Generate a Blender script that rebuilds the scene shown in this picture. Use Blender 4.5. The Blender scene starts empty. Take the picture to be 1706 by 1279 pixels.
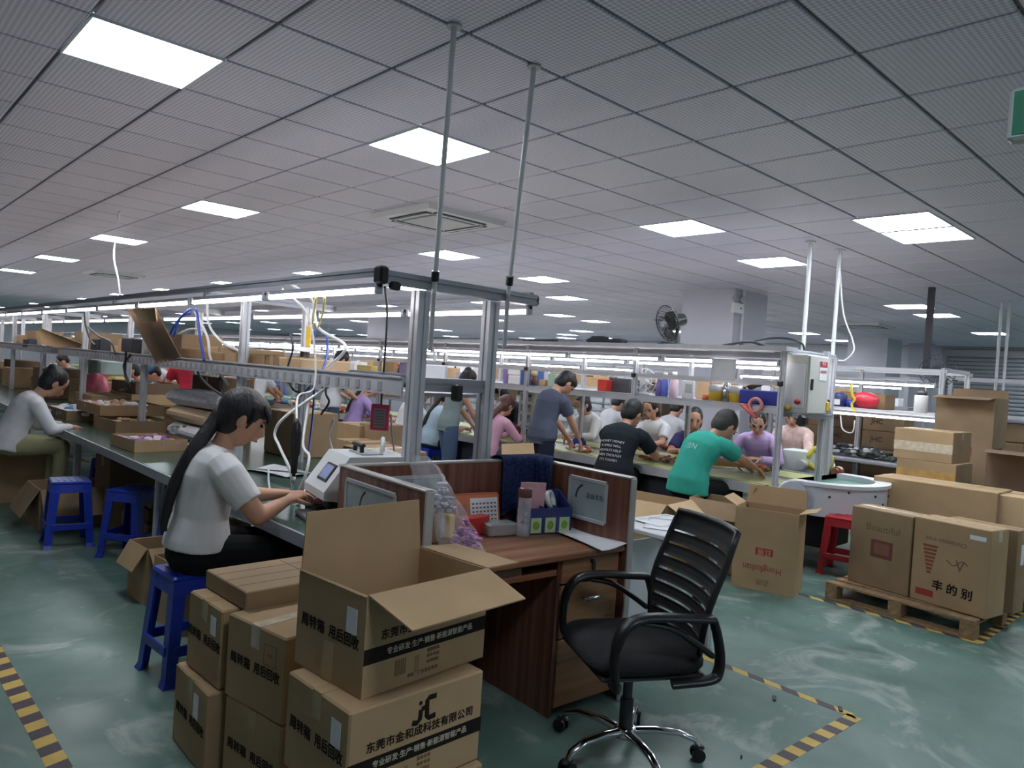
import bpy, bmesh, math, random
from mathutils import Vector, Matrix

random.seed(7)
SC = bpy.context.scene
COL = SC.collection
D = bpy.data
PI = math.pi

# ------------------------------------------------------------------ camera
H = 1.55                     # lens height above the floor
CEIL = 3.03                  # ceiling height
FPX = 1218.6                 # focal length in pixels of the 1706 x 1279 frame
RX = Vector((0.72778411, -0.68267085, 0.0655042))     # camera right
RD = Vector((0.03624871, -0.05708903, -0.99771082))   # camera down
RF = Vector((0.68484766, 0.72849252, -0.01680255))    # camera forward
cam_data = D.cameras.new('camera')
cam = D.objects.new('camera', cam_data)
COL.objects.link(cam)
cam_data.sensor_fit = 'HORIZONTAL'
cam_data.sensor_width = 36.0
cam_data.lens = FPX / 1706 * 36
cam_data.clip_end = 200
cam.matrix_world = Matrix(((RX.x, -RD.x, -RF.x, 0), (RX.y, -RD.y, -RF.y, 0), (RX.z, -RD.z, -RF.z, H), (0, 0, 0, 1)))
SC.camera = cam

# ------------------------------------------------------------------ world, exposure
W = D.worlds.new('world')
SC.world = W
W.use_nodes = True
W.node_tree.nodes['Background'].inputs[0].default_value = (0.5, 0.55, 0.65, 1)
W.node_tree.nodes['Background'].inputs[1].default_value = 0.02
SC.view_settings.view_transform = 'Standard'
SC.view_settings.look = 'None'
SC.view_settings.exposure = 1.0
SC.view_settings.gamma = 1.0
SC.view_settings.use_curve_mapping = False
PANEL_W = 13.0               # strength of the ceiling panels
TUBE_W = 9.0                 # strength of the tubes over the lines


def ray(px, py):
    return RX * (px - 853) + RD * (py - 639.5) + RF * FPX


def G(px, py, z=0.0):        # point of the level plane z seen at a pixel
    d = ray(px, py); t = (z - H) / d.z
    return Vector((d.x * t, d.y * t, z))


def QX(px, py, X):           # point of the plane x = X seen at a pixel
    d = ray(px, py); t = X / d.x
    return Vector((X, d.y * t, H + d.z * t))


def QY(px, py, Y):
    d = ray(px, py); t = Y / d.y
    return Vector((d.x * t, Y, H + d.z * t))


# ------------------------------------------------------------------ materials
def lin(c):
    return tuple(((v / 255) / 12.92 if v / 255 <= 0.04045 else ((v / 255 + 0.055) / 1.055) ** 2.4) for v in c)


MATS = {}


def mat(name, rgb, rough=0.6, metal=0.0, var=0.0, vs=6.0, stretch=(1, 1, 1), bump=0.0, emit=0.0, alpha=1.0, trans=0.0, dark=None, spec=0.5):
    if name in MATS:
        return MATS[name]
    m = D.materials.new(name)
    m.use_nodes = True
    nt = m.node_tree
    b = nt.nodes['Principled BSDF']
    c = lin(rgb)
    b.inputs['Base Color'].default_value = (*c, 1)
    b.inputs['Roughness'].default_value = rough
    b.inputs['Metallic'].default_value = metal
    b.inputs['Alpha'].default_value = alpha
    b.inputs['Specular IOR Level'].default_value = spec
    if trans:
        b.inputs['Transmission Weight'].default_value = trans
    if emit:
        b.inputs['Emission Color'].default_value = (*c, 1)
        b.inputs['Emission Strength'].default_value = emit
    if var or bump:
        tc = nt.nodes.new('ShaderNodeTexCoord')
        mp = nt.nodes.new('ShaderNodeMapping')
        mp.inputs['Scale'].default_value = stretch
        n = nt.nodes.new('ShaderNodeTexNoise')
        n.inputs['Scale'].default_value = vs
        n.inputs['Detail'].default_value = 5
        nt.links.new(tc.outputs['Object'], mp.inputs['Vector'])
        nt.links.new(mp.outputs['Vector'], n.inputs['Vector'])
        if var:
            r = nt.nodes.new('ShaderNodeValToRGB')
            r.color_ramp.elements[0].position = 0.32
            r.color_ramp.elements[1].position = 0.68
            d0 = lin(dark) if dark else tuple(v * (1 - var) for v in c)
            r.color_ramp.elements[0].color = (*d0, 1)
            r.color_ramp.elements[1].color = (*[min(1, v * (1 + var)) for v in c], 1)
            nt.links.new(n.outputs['Fac'], r.inputs['Fac'])
            nt.links.new(r.outputs['Color'], b.inputs['Base Color'])
        if bump:
            bp = nt.nodes.new('ShaderNodeBump')
            bp.inputs['Strength'].default_value = bump
            bp.inputs['Distance'].default_value = 0.01
            nt.links.new(n.outputs['Fac'], bp.inputs['Height'])
            nt.links.new(bp.outputs['Normal'], b.inputs['Normal'])
    MATS[name] = m
    return m


CARD = mat('cardboard', (172, 144, 110), 0.8, var=0.10, vs=3, spec=0.2)
CARD2 = mat('cardboard_dull', (152, 128, 101), 0.8, var=0.12, vs=4, spec=0.2)
CARD3 = mat('cardboard_pale', (190, 162, 127), 0.8, var=0.08, vs=3, spec=0.2)
CARDD = mat('cardboard_dark', (112, 92, 76), 0.85, var=0.1, vs=3, spec=0.2)
TAPE = mat('packing_tape', (178, 150, 112), 0.22, var=0.08, vs=9)
TAPEC = mat('clear_tape', (205, 190, 165), 0.15, var=0.15, vs=20, bump=0.4)
INK = mat('black_print', (38, 32, 30), 0.7, spec=0.1)
INKW = mat('pale_print', (188, 178, 158), 0.7)
INKR = mat('red_print', (158, 52, 46), 0.7)
INKF = mat('faded_print', (120, 92, 68), 0.8)
PAPER = mat('white_paper', (226, 226, 230), 0.7, var=0.03, vs=30)
ALU = mat('aluminium', (196, 198, 204), 0.4, metal=0.3, var=0.05, vs=5)
ALUD = mat('aluminium_dull', (150, 152, 160), 0.45, metal=0.3, var=0.06, vs=5)
STEEL = mat('steel_trunking', (184, 184, 190), 0.45, metal=0.2, var=0.1, vs=8)
BLACKP = mat('black_plastic', (24, 24, 26), 0.38, var=0.1, vs=10)
BLACKM = mat('black_mesh', (16, 16, 18), 0.75)
DARKP = mat('dark_grey_plastic', (52, 54, 60), 0.5)
CHROME = mat('chrome', (205, 205, 208), 0.12, metal=1.0)
BLUEP = mat('blue_plastic', (26, 52, 158), 0.3, var=0.08, vs=4)
REDP = mat('red_plastic', (172, 36, 48), 0.32, var=0.06, vs=4)
WHITEP = mat('white_plastic', (214, 216, 218), 0.35, var=0.03, vs=5)
WHITEM = mat('white_painted_metal', (205, 208, 212), 0.4, var=0.03, vs=3)
GREYM = mat('grey_painted_metal', (168, 172, 176), 0.42, var=0.03, vs=3)
CABM = mat('beige_painted_metal', (192, 192, 186), 0.42, var=0.02, vs=3)
WIREW = mat('white_cable', (222, 222, 222), 0.4)
WIREB = mat('black_cable', (26, 26, 34), 0.4)
WIREU = mat('blue_hose', (40, 72, 168), 0.3)
WIREY = mat('yellow_cable', (206, 196, 88), 0.4)
TUBEM = mat('tube_glow', (255, 246, 242), 0.5, emit=TUBE_W)
PANELM = mat('panel_glow', (236, 246, 255), 0.5, emit=PANEL_W)
SKIN = mat('skin', (204, 156, 130), 0.55, var=0.05, vs=9)
SKIN2 = mat('skin_tan', (196, 146, 118), 0.55, var=0.05, vs=9)
HAIR = mat('black_hair', (26, 24, 28), 0.5, var=0.45, vs=60, stretch=(1, 1, 0.15), bump=0.6)
HAIRB = mat('brown_hair', (84, 52, 44), 0.5, var=0.4, vs=60, stretch=(1, 1, 0.15), bump=0.6)
EYE = mat('eye_dark', (20, 16, 16), 0.2)
LIPS = mat('lips', (168, 84, 78), 0.5)
WOOD = mat('walnut_laminate', (118, 66, 48), 0.35, var=0.0, vs=3)
WOODP = mat('pallet_wood', (150, 122, 90), 0.85, var=0.25, vs=5, stretch=(1, 6, 6), bump=0.3)
YELLOW = mat('yellow_plastic', (226, 186, 60), 0.4)
GREENT = mat('green_mat', (60, 86, 76), 0.22, var=0.12, vs=2.5)


def cloth(name, rgb):
    return mat('cloth_' + name, rgb, 0.85, var=0.07, vs=7, bump=0.25, spec=0.2)


def wood_setup(m, c0, c1, c2, axis=0):
    nt = m.node_tree; b = nt.nodes['Principled BSDF']
    tc = nt.nodes.new('ShaderNodeTexCoord'); mp = nt.nodes.new('ShaderNodeMapping')
    s = [26, 26, 26]; s[axis] = 0.9
    mp.inputs['Scale'].default_value = s
    n = nt.nodes.new('ShaderNodeTexNoise'); n.inputs['Scale'].default_value = 1.0; n.inputs['Detail'].default_value = 6
    r = nt.nodes.new('ShaderNodeValToRGB')
    r.color_ramp.elements[0].position = 0.3; r.color_ramp.elements[0].color = (*lin(c0), 1)
    r.color_ramp.elements[1].position = 0.72; r.color_ramp.elements[1].color = (*lin(c2), 1)
    e = r.color_ramp.elements.new(0.5); e.color = (*lin(c1), 1)
    nt.links.new(tc.outputs['Object'], mp.inputs['Vector']); nt.links.new(mp.outputs['Vector'], n.inputs['Vector'])
    nt.links.new(n.outputs['Fac'], r.inputs['Fac']); nt.links.new(r.outputs['Color'], b.inputs['Base Color'])


wood_setup(WOOD, (84, 50, 42), (112, 72, 58), (140, 98, 80), 2)
WOODT = mat('desk_top_laminate', (132, 82, 54), 0.3)
wood_setup(WOODT, (108, 68, 48), (140, 94, 68), (166, 118, 88), 0)
WOODD = mat('drawer_front_laminate', (150, 108, 72), 0.35)
wood_setup(WOODD, (118, 78, 52), (146, 102, 70), (166, 122, 86), 0)

# clear film used for bags and bottles
CLEAR = D.materials.new('clear_film'); CLEAR.use_nodes = True
_b = CLEAR.node_tree.nodes['Principled BSDF']
_b.inputs['Base Color'].default_value = (0.8, 0.8, 0.84, 1); _b.inputs['Roughness'].default_value = 0.1
_b.inputs['Alpha'].default_value = 0.22
MATS['clear_film'] = CLEAR


# ------------------------------------------------------------------ mesh builder
class MB:
    def __init__(s):
        s.v = []; s.f = []; s.sm = []

    def add(s, vs, fs, M=None, smooth=False):
        o = len(s.v)
        for p in vs:
            p = Vector(p)
            s.v.append(tuple(M @ p) if M else tuple(p))
        for f in fs:
            s.f.append([i + o for i in f]); s.sm.append(smooth)
        return s

    def box(s, c, d, rz=0.0, M=None):
        x, y, z = d[0] / 2, d[1] / 2, d[2] / 2
        vs = [(-x, -y, -z), (x, -y, -z), (x, y, -z), (-x, y, -z), (-x, -y, z), (x, -y, z), (x, y, z), (-x, y, z)]
        fs = [(0, 3, 2, 1), (4, 5, 6, 7), (0, 1, 5, 4), (1, 2, 6, 5), (2, 3, 7, 6), (3, 0, 4, 7)]
        T = Matrix.Translation(c) @ Matrix.Rotation(rz, 4, 'Z')
        return s.add(vs, fs, (M @ T) if M else T)

    def slab(s, c, d, b=0.01, rz=0.0, M=None):     # box with chamfered upright and top edges
        T = Matrix.Translation(c) @ Matrix.Rotation(rz, 4, 'Z')
        x, y, z = d[0] / 2, d[1] / 2, d[2] / 2
        vs, fs = [], []
        for zz, k in ((-z, b), (-z + b, 0), (z - b, 0), (z, b)):
            X, Y = x - k, y - k
            for px, py in ((-X + b, -Y), (X - b, -Y), (X, -Y + b), (X, Y - b), (X - b, Y), (-X + b, Y), (-X, Y - b), (-X, -Y + b)):
                vs.append((px, py, zz))
        for r in range(3):
            for i in range(8):
                j = (i + 1) % 8
                fs.append((r * 8 + i, r * 8 + j, r * 8 + 8 + j, r * 8 + 8 + i))
        fs.append(tuple(range(7, -1, -1))); fs.append(tuple(range(24, 32)))
        return s.add(vs, fs, (M @ T) if M else T)

    def cyl(s, p0, p1, r0, r1=None, n=12, smooth=True):
        return s.loft([(p0, r0, r0), (p1, r1 if r1 is not None else r0, r1 if r1 is not None else r0)], n, smooth=smooth)

    def loft(s, rings, n=14, up=None, smooth=True, cap=True):
        # rings: (centre, radius_a, radius_b [, axis_a]); consecutive centres give the direction
        vs, fs = [], []
        C = [Vector(r[0]) for r in rings]
        for i, r in enumerate(rings):
            d = (C[min(i + 1, len(C) - 1)] - C[max(i - 1, 0)])
            d = d.normalized() if d.length > 1e-9 else Vector((0, 0, 1))
            a = Vector(r[3]) if len(r) > 3 else (Vector(up) if up else (pa_ if i else (Vector((1, 0, 0)) if abs(d.x) < 0.8 else Vector((0, 1, 0)))))
            a = (a - d * a.dot(d))
            a = a.normalized() if a.length > 1e-6 else d.orthogonal().normalized()
            b = d.cross(a); pa_ = a
            for k in range(n):
                t = 2 * PI * k / n
                vs.append(C[i] + a * (r[1] * math.cos(t)) + b * (r[2] * math.sin(t)))
        for i in range(len(rings) - 1):
            for k in range(n):
                l = (k + 1) % n
                fs.append((i * n + k, i * n + l, i * n + n + l, i * n + n + k))
        s.add(vs, fs, None, smooth)
        if cap:
            m = len(rings) - 1
            s.add([vs[k] for k in range(n)], [tuple(range(n - 1, -1, -1))])
            s.add([vs[m * n + k] for k in range(n)], [tuple(range(n))])
        return s

    def tube(s, path, r, n=6, cap=True):
        return s.loft([(p, r, r) for p in path], n, cap=cap)

    def lathe(s, prof, c=(0, 0, 0), n=16, M=None, smooth=True):
        vs, fs = [], []
        for r, z in prof:
            for k in range(n):
                t = 2 * PI * k / n
                vs.append((c[0] + r * math.cos(t), c[1] + r * math.sin(t), c[2] + z))
        for i in range(len(prof) - 1):
            for k in range(n):
                l = (k + 1) % n
                fs.append((i * n + k, i * n + l, i * n + n + l, i * n + n + k))
        if prof[0][0] > 1e-6: fs.append(tuple(range(n - 1, -1, -1)))
        if prof[-1][0] > 1e-6: fs.append(tuple((len(prof) - 1) * n + k for k in range(n)))
        return s.add(vs, fs, M, smooth)

    def ball(s, c, r, n=10, m=7, M=None):
        if not hasattr(r, '__len__'): r = (r, r, r)
        vs, fs = [(0, 0, -r[2])], []
        for i in range(1, m):
            p = -PI / 2 + PI * i / m
            for k in range(n):
                t = 2 * PI * k / n
                vs.append((r[0] * math.cos(p) * math.cos(t), r[1] * math.cos(p) * math.sin(t), r[2] * math.sin(p)))
        vs.append((0, 0, r[2])); L = len(vs) - 1
        for k in range(n):
            l = (k + 1) % n
            fs.append((0, 1 + l, 1 + k)); fs.append((L, 1 + (m - 2) * n + k, 1 + (m - 2) * n + l))
            for i in range(m - 2):
                fs.append((1 + i * n + k, 1 + i * n + l, 1 + i * n + n + l, 1 + i * n + n + k))
        T = Matrix.Translation(c)
        return s.add(vs, fs, (T @ M) if M else T, True)

    def prism(s, poly, h, M=None):               # polygon in xy, extruded from z = 0 to h
        n = len(poly)
        vs = [(x, y, 0) for x, y in poly] + [(x, y, h) for x, y in poly]
        fs = [tuple(range(n - 1, -1, -1)), tuple(range(n, 2 * n))]
        for i in range(n):
            j = (i + 1) % n
            fs.append((i, j, n + j, n + i))
        return s.add(vs, fs, M)

    def sheet(s, fn, nu, nv, th=0.0, smooth=True):   # fn(u, v) -> point, a cloth or paper with thickness
        vs = [Vector(fn(i / nu, j / nv)) for i in range(nu + 1) for j in range(nv + 1)]
        w = nv + 1
        fs = [(i * w + j, i * w + j + 1, i * w + w + j + 1, i * w + w + j) for i in range(nu) for j in range(nv)]
        if th:
            o = len(vs); N = [Vector((0, 0, 0)) for _ in vs]
            for f in fs:
                nn = (vs[f[1]] - vs[f[0]]).cross(vs[f[2]] - vs[f[0]])
                for k in f: N[k] += nn
            b = [v - (N[i].normalized() * th if N[i].length else Vector()) for i, v in enumerate(vs)]
            vs = vs + b
            fs = fs + [tuple(o + k for k in reversed(f)) for f in fs]
            edge = [i * w for i in range(nu + 1)] + [nu * w + j for j in range(1, nv + 1)] + [i * w + nv for i in range(nu - 1, -1, -1)] + [j for j in range(nv - 1, 0, -1)]
            for a, c in zip(edge, edge[1:] + edge[:1]):
                fs.append((a, o + a, o + c, c))
        return s.add(vs, fs, None, smooth)

    def mesh(s, name):
        me = D.meshes.new(name)
        me.from_pydata(s.v, [], s.f)
        me.polygons.foreach_set('use_smooth', s.sm)
        me.validate()
        me.update()
        return me

    def build(s, name, m=None, parent=None, **kw):
        return put(name, s.mesh(name), m, parent, **kw)


def put(name, me, m=None, parent=None, loc=None, rz=None, label=None, kind=None):
    o = D.objects.new(name, me)
    COL.objects.link(o)
    if m is not None:
        if me.materials: 
            o.material_slots[0].link = 'OBJECT'; o.material_slots[0].material = m
        else:
            me.materials.append(m)
    if parent: o.parent = parent
    if loc is not None: o.location = loc
    if rz is not None: o.rotation_euler = (0, 0, rz)
    if label: o['label'] = label
    if kind: o['kind'] = kind
    return o


def thing(name, label, cat, loc=(0, 0, 0), rz=0.0, group=None):
    o = D.objects.new(name, None)
    COL.objects.link(o)
    o.empty_display_size = 0.05
    o.location = loc
    o.rotation_euler = (0, 0, rz)
    o['label'] = label; o['category'] = cat
    if group: o['group'] = group
    return o


def tag(o, label, cat, group=None, kind=None):
    o['label'] = label; o['category'] = cat
    if group: o['group'] = group
    if kind: o['kind'] = kind
    return o


def struct(name, mb, m, parent=None):
    o = mb.build(name, m, parent)
    if not parent: o['kind'] = 'structure'
    return o


KIDS = {}


def dup(root, loc, rz=0.0, label=None, group=None, mats=None):
    r = root.copy(); COL.objects.link(r)
    r.location = loc; r.rotation_euler = (0, 0, rz)
    if label: r['label'] = label
    if group: r['group'] = group

    def rec(src, dst):
        for ch in src.children:
            c = ch.copy(); COL.objects.link(c); c.parent = dst
            rec(ch, c)
    rec(root, r)
    return r


def text(body, size, M, m, parent, name='printed_text', align='CENTER', sx=1.0, th=0.0004, bend=0.0, bold=0.0):
    cu = D.curves.new(name, 'FONT')
    cu.body = body; cu.size = size; cu.align_x = align; cu.align_y = 'CENTER'
    cu.extrude = th
    cu.resolution_u = 2
    c = D.objects.new(name, cu); COL.objects.link(c)
    dg = bpy.context.evaluated_depsgraph_get()
    me = D.meshes.new_from_object(c.evaluated_get(dg))
    D.objects.remove(c)
    me.materials.clear()
    if bold:                                           # heavier strokes: slightly shifted copies of the same letters
        bm = bmesh.new(); bm.from_mesh(me); g0 = bm.verts[:] + bm.edges[:] + bm.faces[:]
        for k, (dx, dy) in enumerate(((bold, 0), (-bold, 0), (0, bold), (0, -bold))):
            r = bmesh.ops.duplicate(bm, geom=g0)
            bmesh.ops.translate(bm, verts=[e for e in r['geom'] if isinstance(e, bmesh.types.BMVert)], vec=(dx, dy, 0.00003 * (k + 1)))
        bm.to_mesh(me); bm.free()
    if bend:
        for v in me.vertices: v.co.z -= bend * v.co.x ** 2
    o = put(name, me, m, parent)
    o.matrix_local = M @ Matrix.Diagonal((sx, 1, 1, 1))
    return o


def face(origin, right, up):                     # matrix whose x, y lie on a face
    r = Vector(right).normalized(); u = Vector(up).normalized(); n = r.cross(u)
    return Matrix(((r.x, u.x, n.x, origin[0]), (r.y, u.y, n.y, origin[1]), (r.z, u.z, n.z, origin[2]), (0, 0, 0, 1)))


def spline(pts, n=6):                             # Catmull-Rom through points
    P = [Vector(p) for p in pts]
    P = [P[0] * 2 - P[1]] + P + [P[-1] * 2 - P[-2]]
    out = []
    for i in range(1, len(P) - 2):
        for k in range(n):
            t = k / n
            out.append(0.5 * ((2 * P[i]) + (P[i + 1] - P[i - 1]) * t + (2 * P[i - 1] - 5 * P[i] + 4 * P[i + 1] - P[i + 2]) * t * t + (3 * P[i] - P[i - 1] - 3 * P[i + 1] + P[i + 2]) * t ** 3))
    out.append(P[-2])
    return out


def cable(name, label, pts, r, m, cat='cable', group=None, n=6, seg=6):
    o = MB().tube(spline(pts, seg), r, n).build(name, m)
    return tag(o, label, cat, group)


ORD = ['first', 'second', 'third', 'fourth', 'fifth', 'sixth', 'seventh', 'eighth', 'ninth', 'tenth', 'eleventh', 'twelfth', 'thirteenth', 'fourteenth', 'fifteenth', 'sixteenth',
       'seventeenth', 'eighteenth', 'nineteenth', 'twentieth']
# ------------------------------------------------------------------ the room
X0, X1, Y0, Y1 = -4.0, 22.6, -3.2, 46.0
fm = D.materials.new('green_floor_paint'); fm.use_nodes = True
nt = fm.node_tree; b = nt.nodes['Principled BSDF']
tc = nt.nodes.new('ShaderNodeTexCoord')


def noise(sc, det=6, dist=0.0, rough=0.55):
    n = nt.nodes.new('ShaderNodeTexNoise'); n.inputs['Scale'].default_value = sc; n.inputs['Detail'].default_value = det
    n.inputs['Distortion'].default_value = dist; n.inputs['Roughness'].default_value = rough
    nt.links.new(tc.outputs['Object'], n.inputs['Vector']); return n


def ramp(src, stops):
    r = nt.nodes.new('ShaderNodeValToRGB')
    r.color_ramp.elements[0].position, r.color_ramp.elements[0].color = stops[0]
    r.color_ramp.elements[1].position, r.color_ramp.elements[1].color = stops[-1]
    for p, c in stops[1:-1]:
        r.color_ramp.elements.new(p).color = c
    nt.links.new(src, r.inputs['Fac']); return r


def mixc(a, bb, f):
    m = nt.nodes.new('ShaderNodeMix'); m.data_type = 'RGBA'
    nt.links.new(a, m.inputs[6]); nt.links.new(bb, m.inputs[7]); nt.links.new(f, m.inputs[0]); return m


base = ramp(noise(0.9, 5, 0.6).outputs['Fac'], [(0.3, (*lin((76, 106, 97)), 1)), (0.7, (*lin((110, 136, 126)), 1))])
wear = ramp(noise(1.6, 9, 1.6, 0.62).outputs['Fac'], [(0.53, (0, 0, 0, 1)), (0.66, (0.8, 0.8, 0.8, 1))])
pale = nt.nodes.new('ShaderNodeRGB'); pale.outputs[0].default_value = (*lin((160, 168, 160)), 1)
mx = mixc(base.outputs['Color'], pale.outputs[0], wear.outputs['Color'])
spots = ramp(noise(11, 3, 0.3).outputs['Fac'], [(0.70, (0, 0, 0, 1)), (0.76, (0.7, 0.7, 0.7, 1))])
mx2 = mixc(mx.outputs[2], pale.outputs[0], spots.outputs['Color'])
nt.links.new(mx2.outputs[2], b.inputs['Base Color'])
rr = ramp(noise(2.3, 6, 0.8).outputs['Fac'], [(0.3, (0.28, 0.28, 0.28, 1)), (0.7, (0.55, 0.55, 0.55, 1))])
nt.links.new(rr.outputs['Color'], b.inputs['Roughness'])

struct('floor', MB().box(((X0 + X1) / 2, (Y0 + Y1) / 2, -0.05), (X1 - X0, Y1 - Y0, 0.1)), fm)

WALL = mat('wall_paint', (206, 207, 214), 0.7, var=0.03, vs=1)
t = 0.1
struct('wall_right', MB().box((X1 + t / 2, (Y0 + Y1) / 2, CEIL / 2), (t, Y1 - Y0 + 0.2, CEIL)), WALL)
struct('wall_left', MB().box((X0 - t / 2, (Y0 + Y1) / 2, CEIL / 2), (t, Y1 - Y0 + 0.2, CEIL)), WALL)
struct('wall_back', MB().box(((X0 + X1) / 2, Y1 + t / 2, CEIL / 2), (X1 - X0, t, CEIL)), WALL)
struct('wall_front', MB().box(((X0 + X1) / 2, Y0 - t / 2, CEIL / 2), (X1 - X0, t, CEIL)), WALL)

# ceiling: backing, metal tiles with a punched dot pattern, T bars between
tm = D.materials.new('ceiling_tile_metal'); tm.use_nodes = True
nt = tm.node_tree; b = nt.nodes['Principled BSDF']; b.inputs['Roughness'].default_value = 0.5
b.inputs['Specular IOR Level'].default_value = 0.3
tc = nt.nodes.new('ShaderNodeTexCoord'); sp = nt.nodes.new('ShaderNodeSeparateXYZ')
nt.links.new(tc.outputs['Object'], sp.inputs[0])


def mth(op, a, bb=None):
    n = nt.nodes.new('ShaderNodeMath'); n.operation = op
    for i, q in enumerate((a, bb)):
        if q is None: continue
        if isinstance(q, (int, float)): n.inputs[i].default_value = q
        else: nt.links.new(q, n.inputs[i])
    return n.outputs[0]


K = 2 * PI / 0.05
ux = mth('SINE', mth('MULTIPLY', mth('ADD', sp.outputs[0], sp.outputs[1]), K))
uy = mth('SINE', mth('MULTIPLY', mth('SUBTRACT', sp.outputs[0], sp.outputs[1]), K))
uu = mth('MULTIPLY_ADD', mth('MULTIPLY', ux, uy), 0.5)
uu.node.inputs[2].default_value = 0.5
r = nt.nodes.new('ShaderNodeValToRGB')
r.color_ramp.elements[0].color = (*lin((180, 178, 194)), 1); r.color_ramp.elements[1].color = (*lin((240, 237, 250)), 1)
nt.links.new(uu, r.inputs['Fac']); nt.links.new(r.outputs['Color'], b.inputs['Base Color'])
PX_, PY_, OX, OY = 0.602, 0.6, 0.814, 1.975
ceil = struct('ceiling', MB().box(((X0 + X1) / 2, (Y0 + Y1) / 2, CEIL + 0.09), (X1 - X0, Y1 - Y0, 0.1)), mat('ceiling_void', (90, 90, 95), 0.9))


def tile_mb(mb, cx, cy, g=0.009):
    mb.slab((cx, cy, CEIL + 0.006), (PX_ - 2 * g, PY_ - 2 * g, 0.02), 0.004)


tme = MB(); tile_mb(tme, 0, 0); tme = tme.mesh('ceiling_tile')
LIGHTS = [(0, 3), (3, 3), (3, 9), (3, 15), (8, 3), (8, 9)]
lit = {(i, j) for i, j in LIGHTS}
cells = []
for i in range(-8, 37):
    for j in range(-9, 74):
        cx, cy = OX + (i + 0.5) * PX_, OY + (j + 0.5) * PY_
        if X0 < cx - 0.3 and cx + 0.3 < X1 and Y0 < cy - 0.3 and cy + 0.3 < Y1 and (i, j) not in lit:
            d = RF.x * cx + RF.y * cy; l = RX.x * cx + RX.y * cy
            vis = d > 1.4 and abs(l) < 0.74 * d + 0.6
            cells.append((0 if vis else 1, d, cx, cy))
cells.sort()
rest = MB()
for n_, (a, d, cx, cy) in enumerate(cells):
    if n_ < 300:
        put('ceiling_tile', tme, tm, ceil, loc=(cx, cy, 0))
    else:
        rest.box((cx, cy, CEIL + 0.006), (PX_ - 0.016, PY_ - 0.016, 0.012))
rest.build('ceiling_tiles_beyond', tm, ceil, kind='stuff')
gb = MB()
for i in range(-8, 38):
    x = OX + i * PX_
    if X0 < x < X1: gb.box((x, (Y0 + Y1) / 2, CEIL + 0.012), (0.012, Y1 - Y0, 0.01))
for j in range(-9, 75):
    y = OY + j * PY_
    if Y0 < y < Y1: gb.box(((X0 + X1) / 2, y, CEIL + 0.0125), (X1 - X0, 0.012, 0.01))
gb.build('ceiling_grid', mat('grid_bar', (96, 98, 104), 0.5, metal=0.3), ceil)

# lit ceiling panels: frame and diffuser
pf = MB()
for sx, sy, w, h in ((0, .297, .6, .012), (0, -.297, .6, .012), (.297, 0, .012, .582), (-.297, 0, .012, .582)):
    pf.box((sx, sy, 0), (w, h, 0.016))
pf = pf.mesh('frame')
pd = MB().box((0, 0, 0.002), (0.584, 0.584, 0.008)).mesh('diffuser')


def panel(x, y, label, group=None):
    t = thing('ceiling_light', label, 'ceiling light', (x, y, CEIL - 0.004), 0, group)
    put('frame', pf, WHITEM, t); put('diffuser', pd, PANELM, t)


near = ['large square ceiling light panel above the left workbench, biggest in view',
        'square ceiling light panel just behind the tall pole over the wooden desk',
        'slim lit ceiling panel halfway along the left ceiling row',
        'lit ceiling panel with a white cable hanging in front of it',
        'square ceiling light panel between the desk poles and the twin panels',
        'lit ceiling panel just below the air conditioner cassette']
for (i, j), lb in zip(LIGHTS, near):
    panel(OX + (i + 0.5) * PX_, OY + (j + 0.5) * PY_, lb)
panel(6.58, 2.33, 'inner one of the two touching ceiling panels on the right side')
panel(7.215, 2.33, 'outer one of the two touching ceiling panels on the right side')
far = [(95, 430), (29, 451), (1287, 436), (906, 465), (526, 456), (382, 472), (280, 483), (205, 491), (148, 498), (100, 505), (68, 510), (944, 496), (932, 525),
       (992, 535), (1515, 510), (1561, 525), (1340, 555), (1398, 567), (1650, 555), (680, 480), (945, 557), (880, 563), (1010, 563)]
FARP = [(OX + (i + .5) * PX_, OY + (j + .5) * PY_) for i, j in LIGHTS] + [(6.6, 2.3), (7.2, 2.3)]
FL = ['lit ceiling panel above the far left workers, fourth in its row', 'lit ceiling panel at the left edge, fifth in its row', 'lit ceiling panel above the grey column with the emergency lamp',
      'lit ceiling panel right of the second desk pole', 'lit ceiling panel over the near end of the left tube lamps', 'lit ceiling panel left of the yellow tagged post',
      'small lit ceiling panel above the hanging brown board', 'small lit ceiling panel beside the hanging white cable', 'tiny lit ceiling panel left of the hanging cable',
      'tiny lit ceiling panel deep in the left hall', 'last tiny lit ceiling panel over the far left line', 'lit ceiling panel left of the upright black fan, nearest of three',
      'lit ceiling panel left of the upright black fan, middle of three', 'lit ceiling panel left of the upright black fan, farthest of three',
      'lit ceiling panel above the tall open carton, nearer of two', 'lit ceiling panel above the tall open carton, farther of two', 'lit ceiling panel behind the control cabinet poles, nearer one',
      'lit ceiling panel behind the control cabinet poles, farther one', 'lit ceiling panel beside the roller shutter', 'lit ceiling panel seen behind the aluminium end frame',
      'faint far ceiling panel over the middle of the hall', 'faintest far ceiling panel beside the aluminium end post', 'faint far ceiling panel below the row of three']
for (px, py), lb in zip(far, FL):
    p = G(px, py, CEIL); panel(p.x, p.y, lb); FARP.append((p.x, p.y))
# rows go on behind the camera; unseen panels added near the right wall brighten it
for x, y in ((1.115, 0.3), (6.0, 0.3), (2.92, -2.2), (10.8, 1.5), (14.2, 0.6), (18.0, 0.6), (21.4, 0.6), (21.2, 3.9)):
    panel(x, y, 'unseen ceiling light panel added out of view along the rows', 'ceiling light panels out of view')

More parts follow.
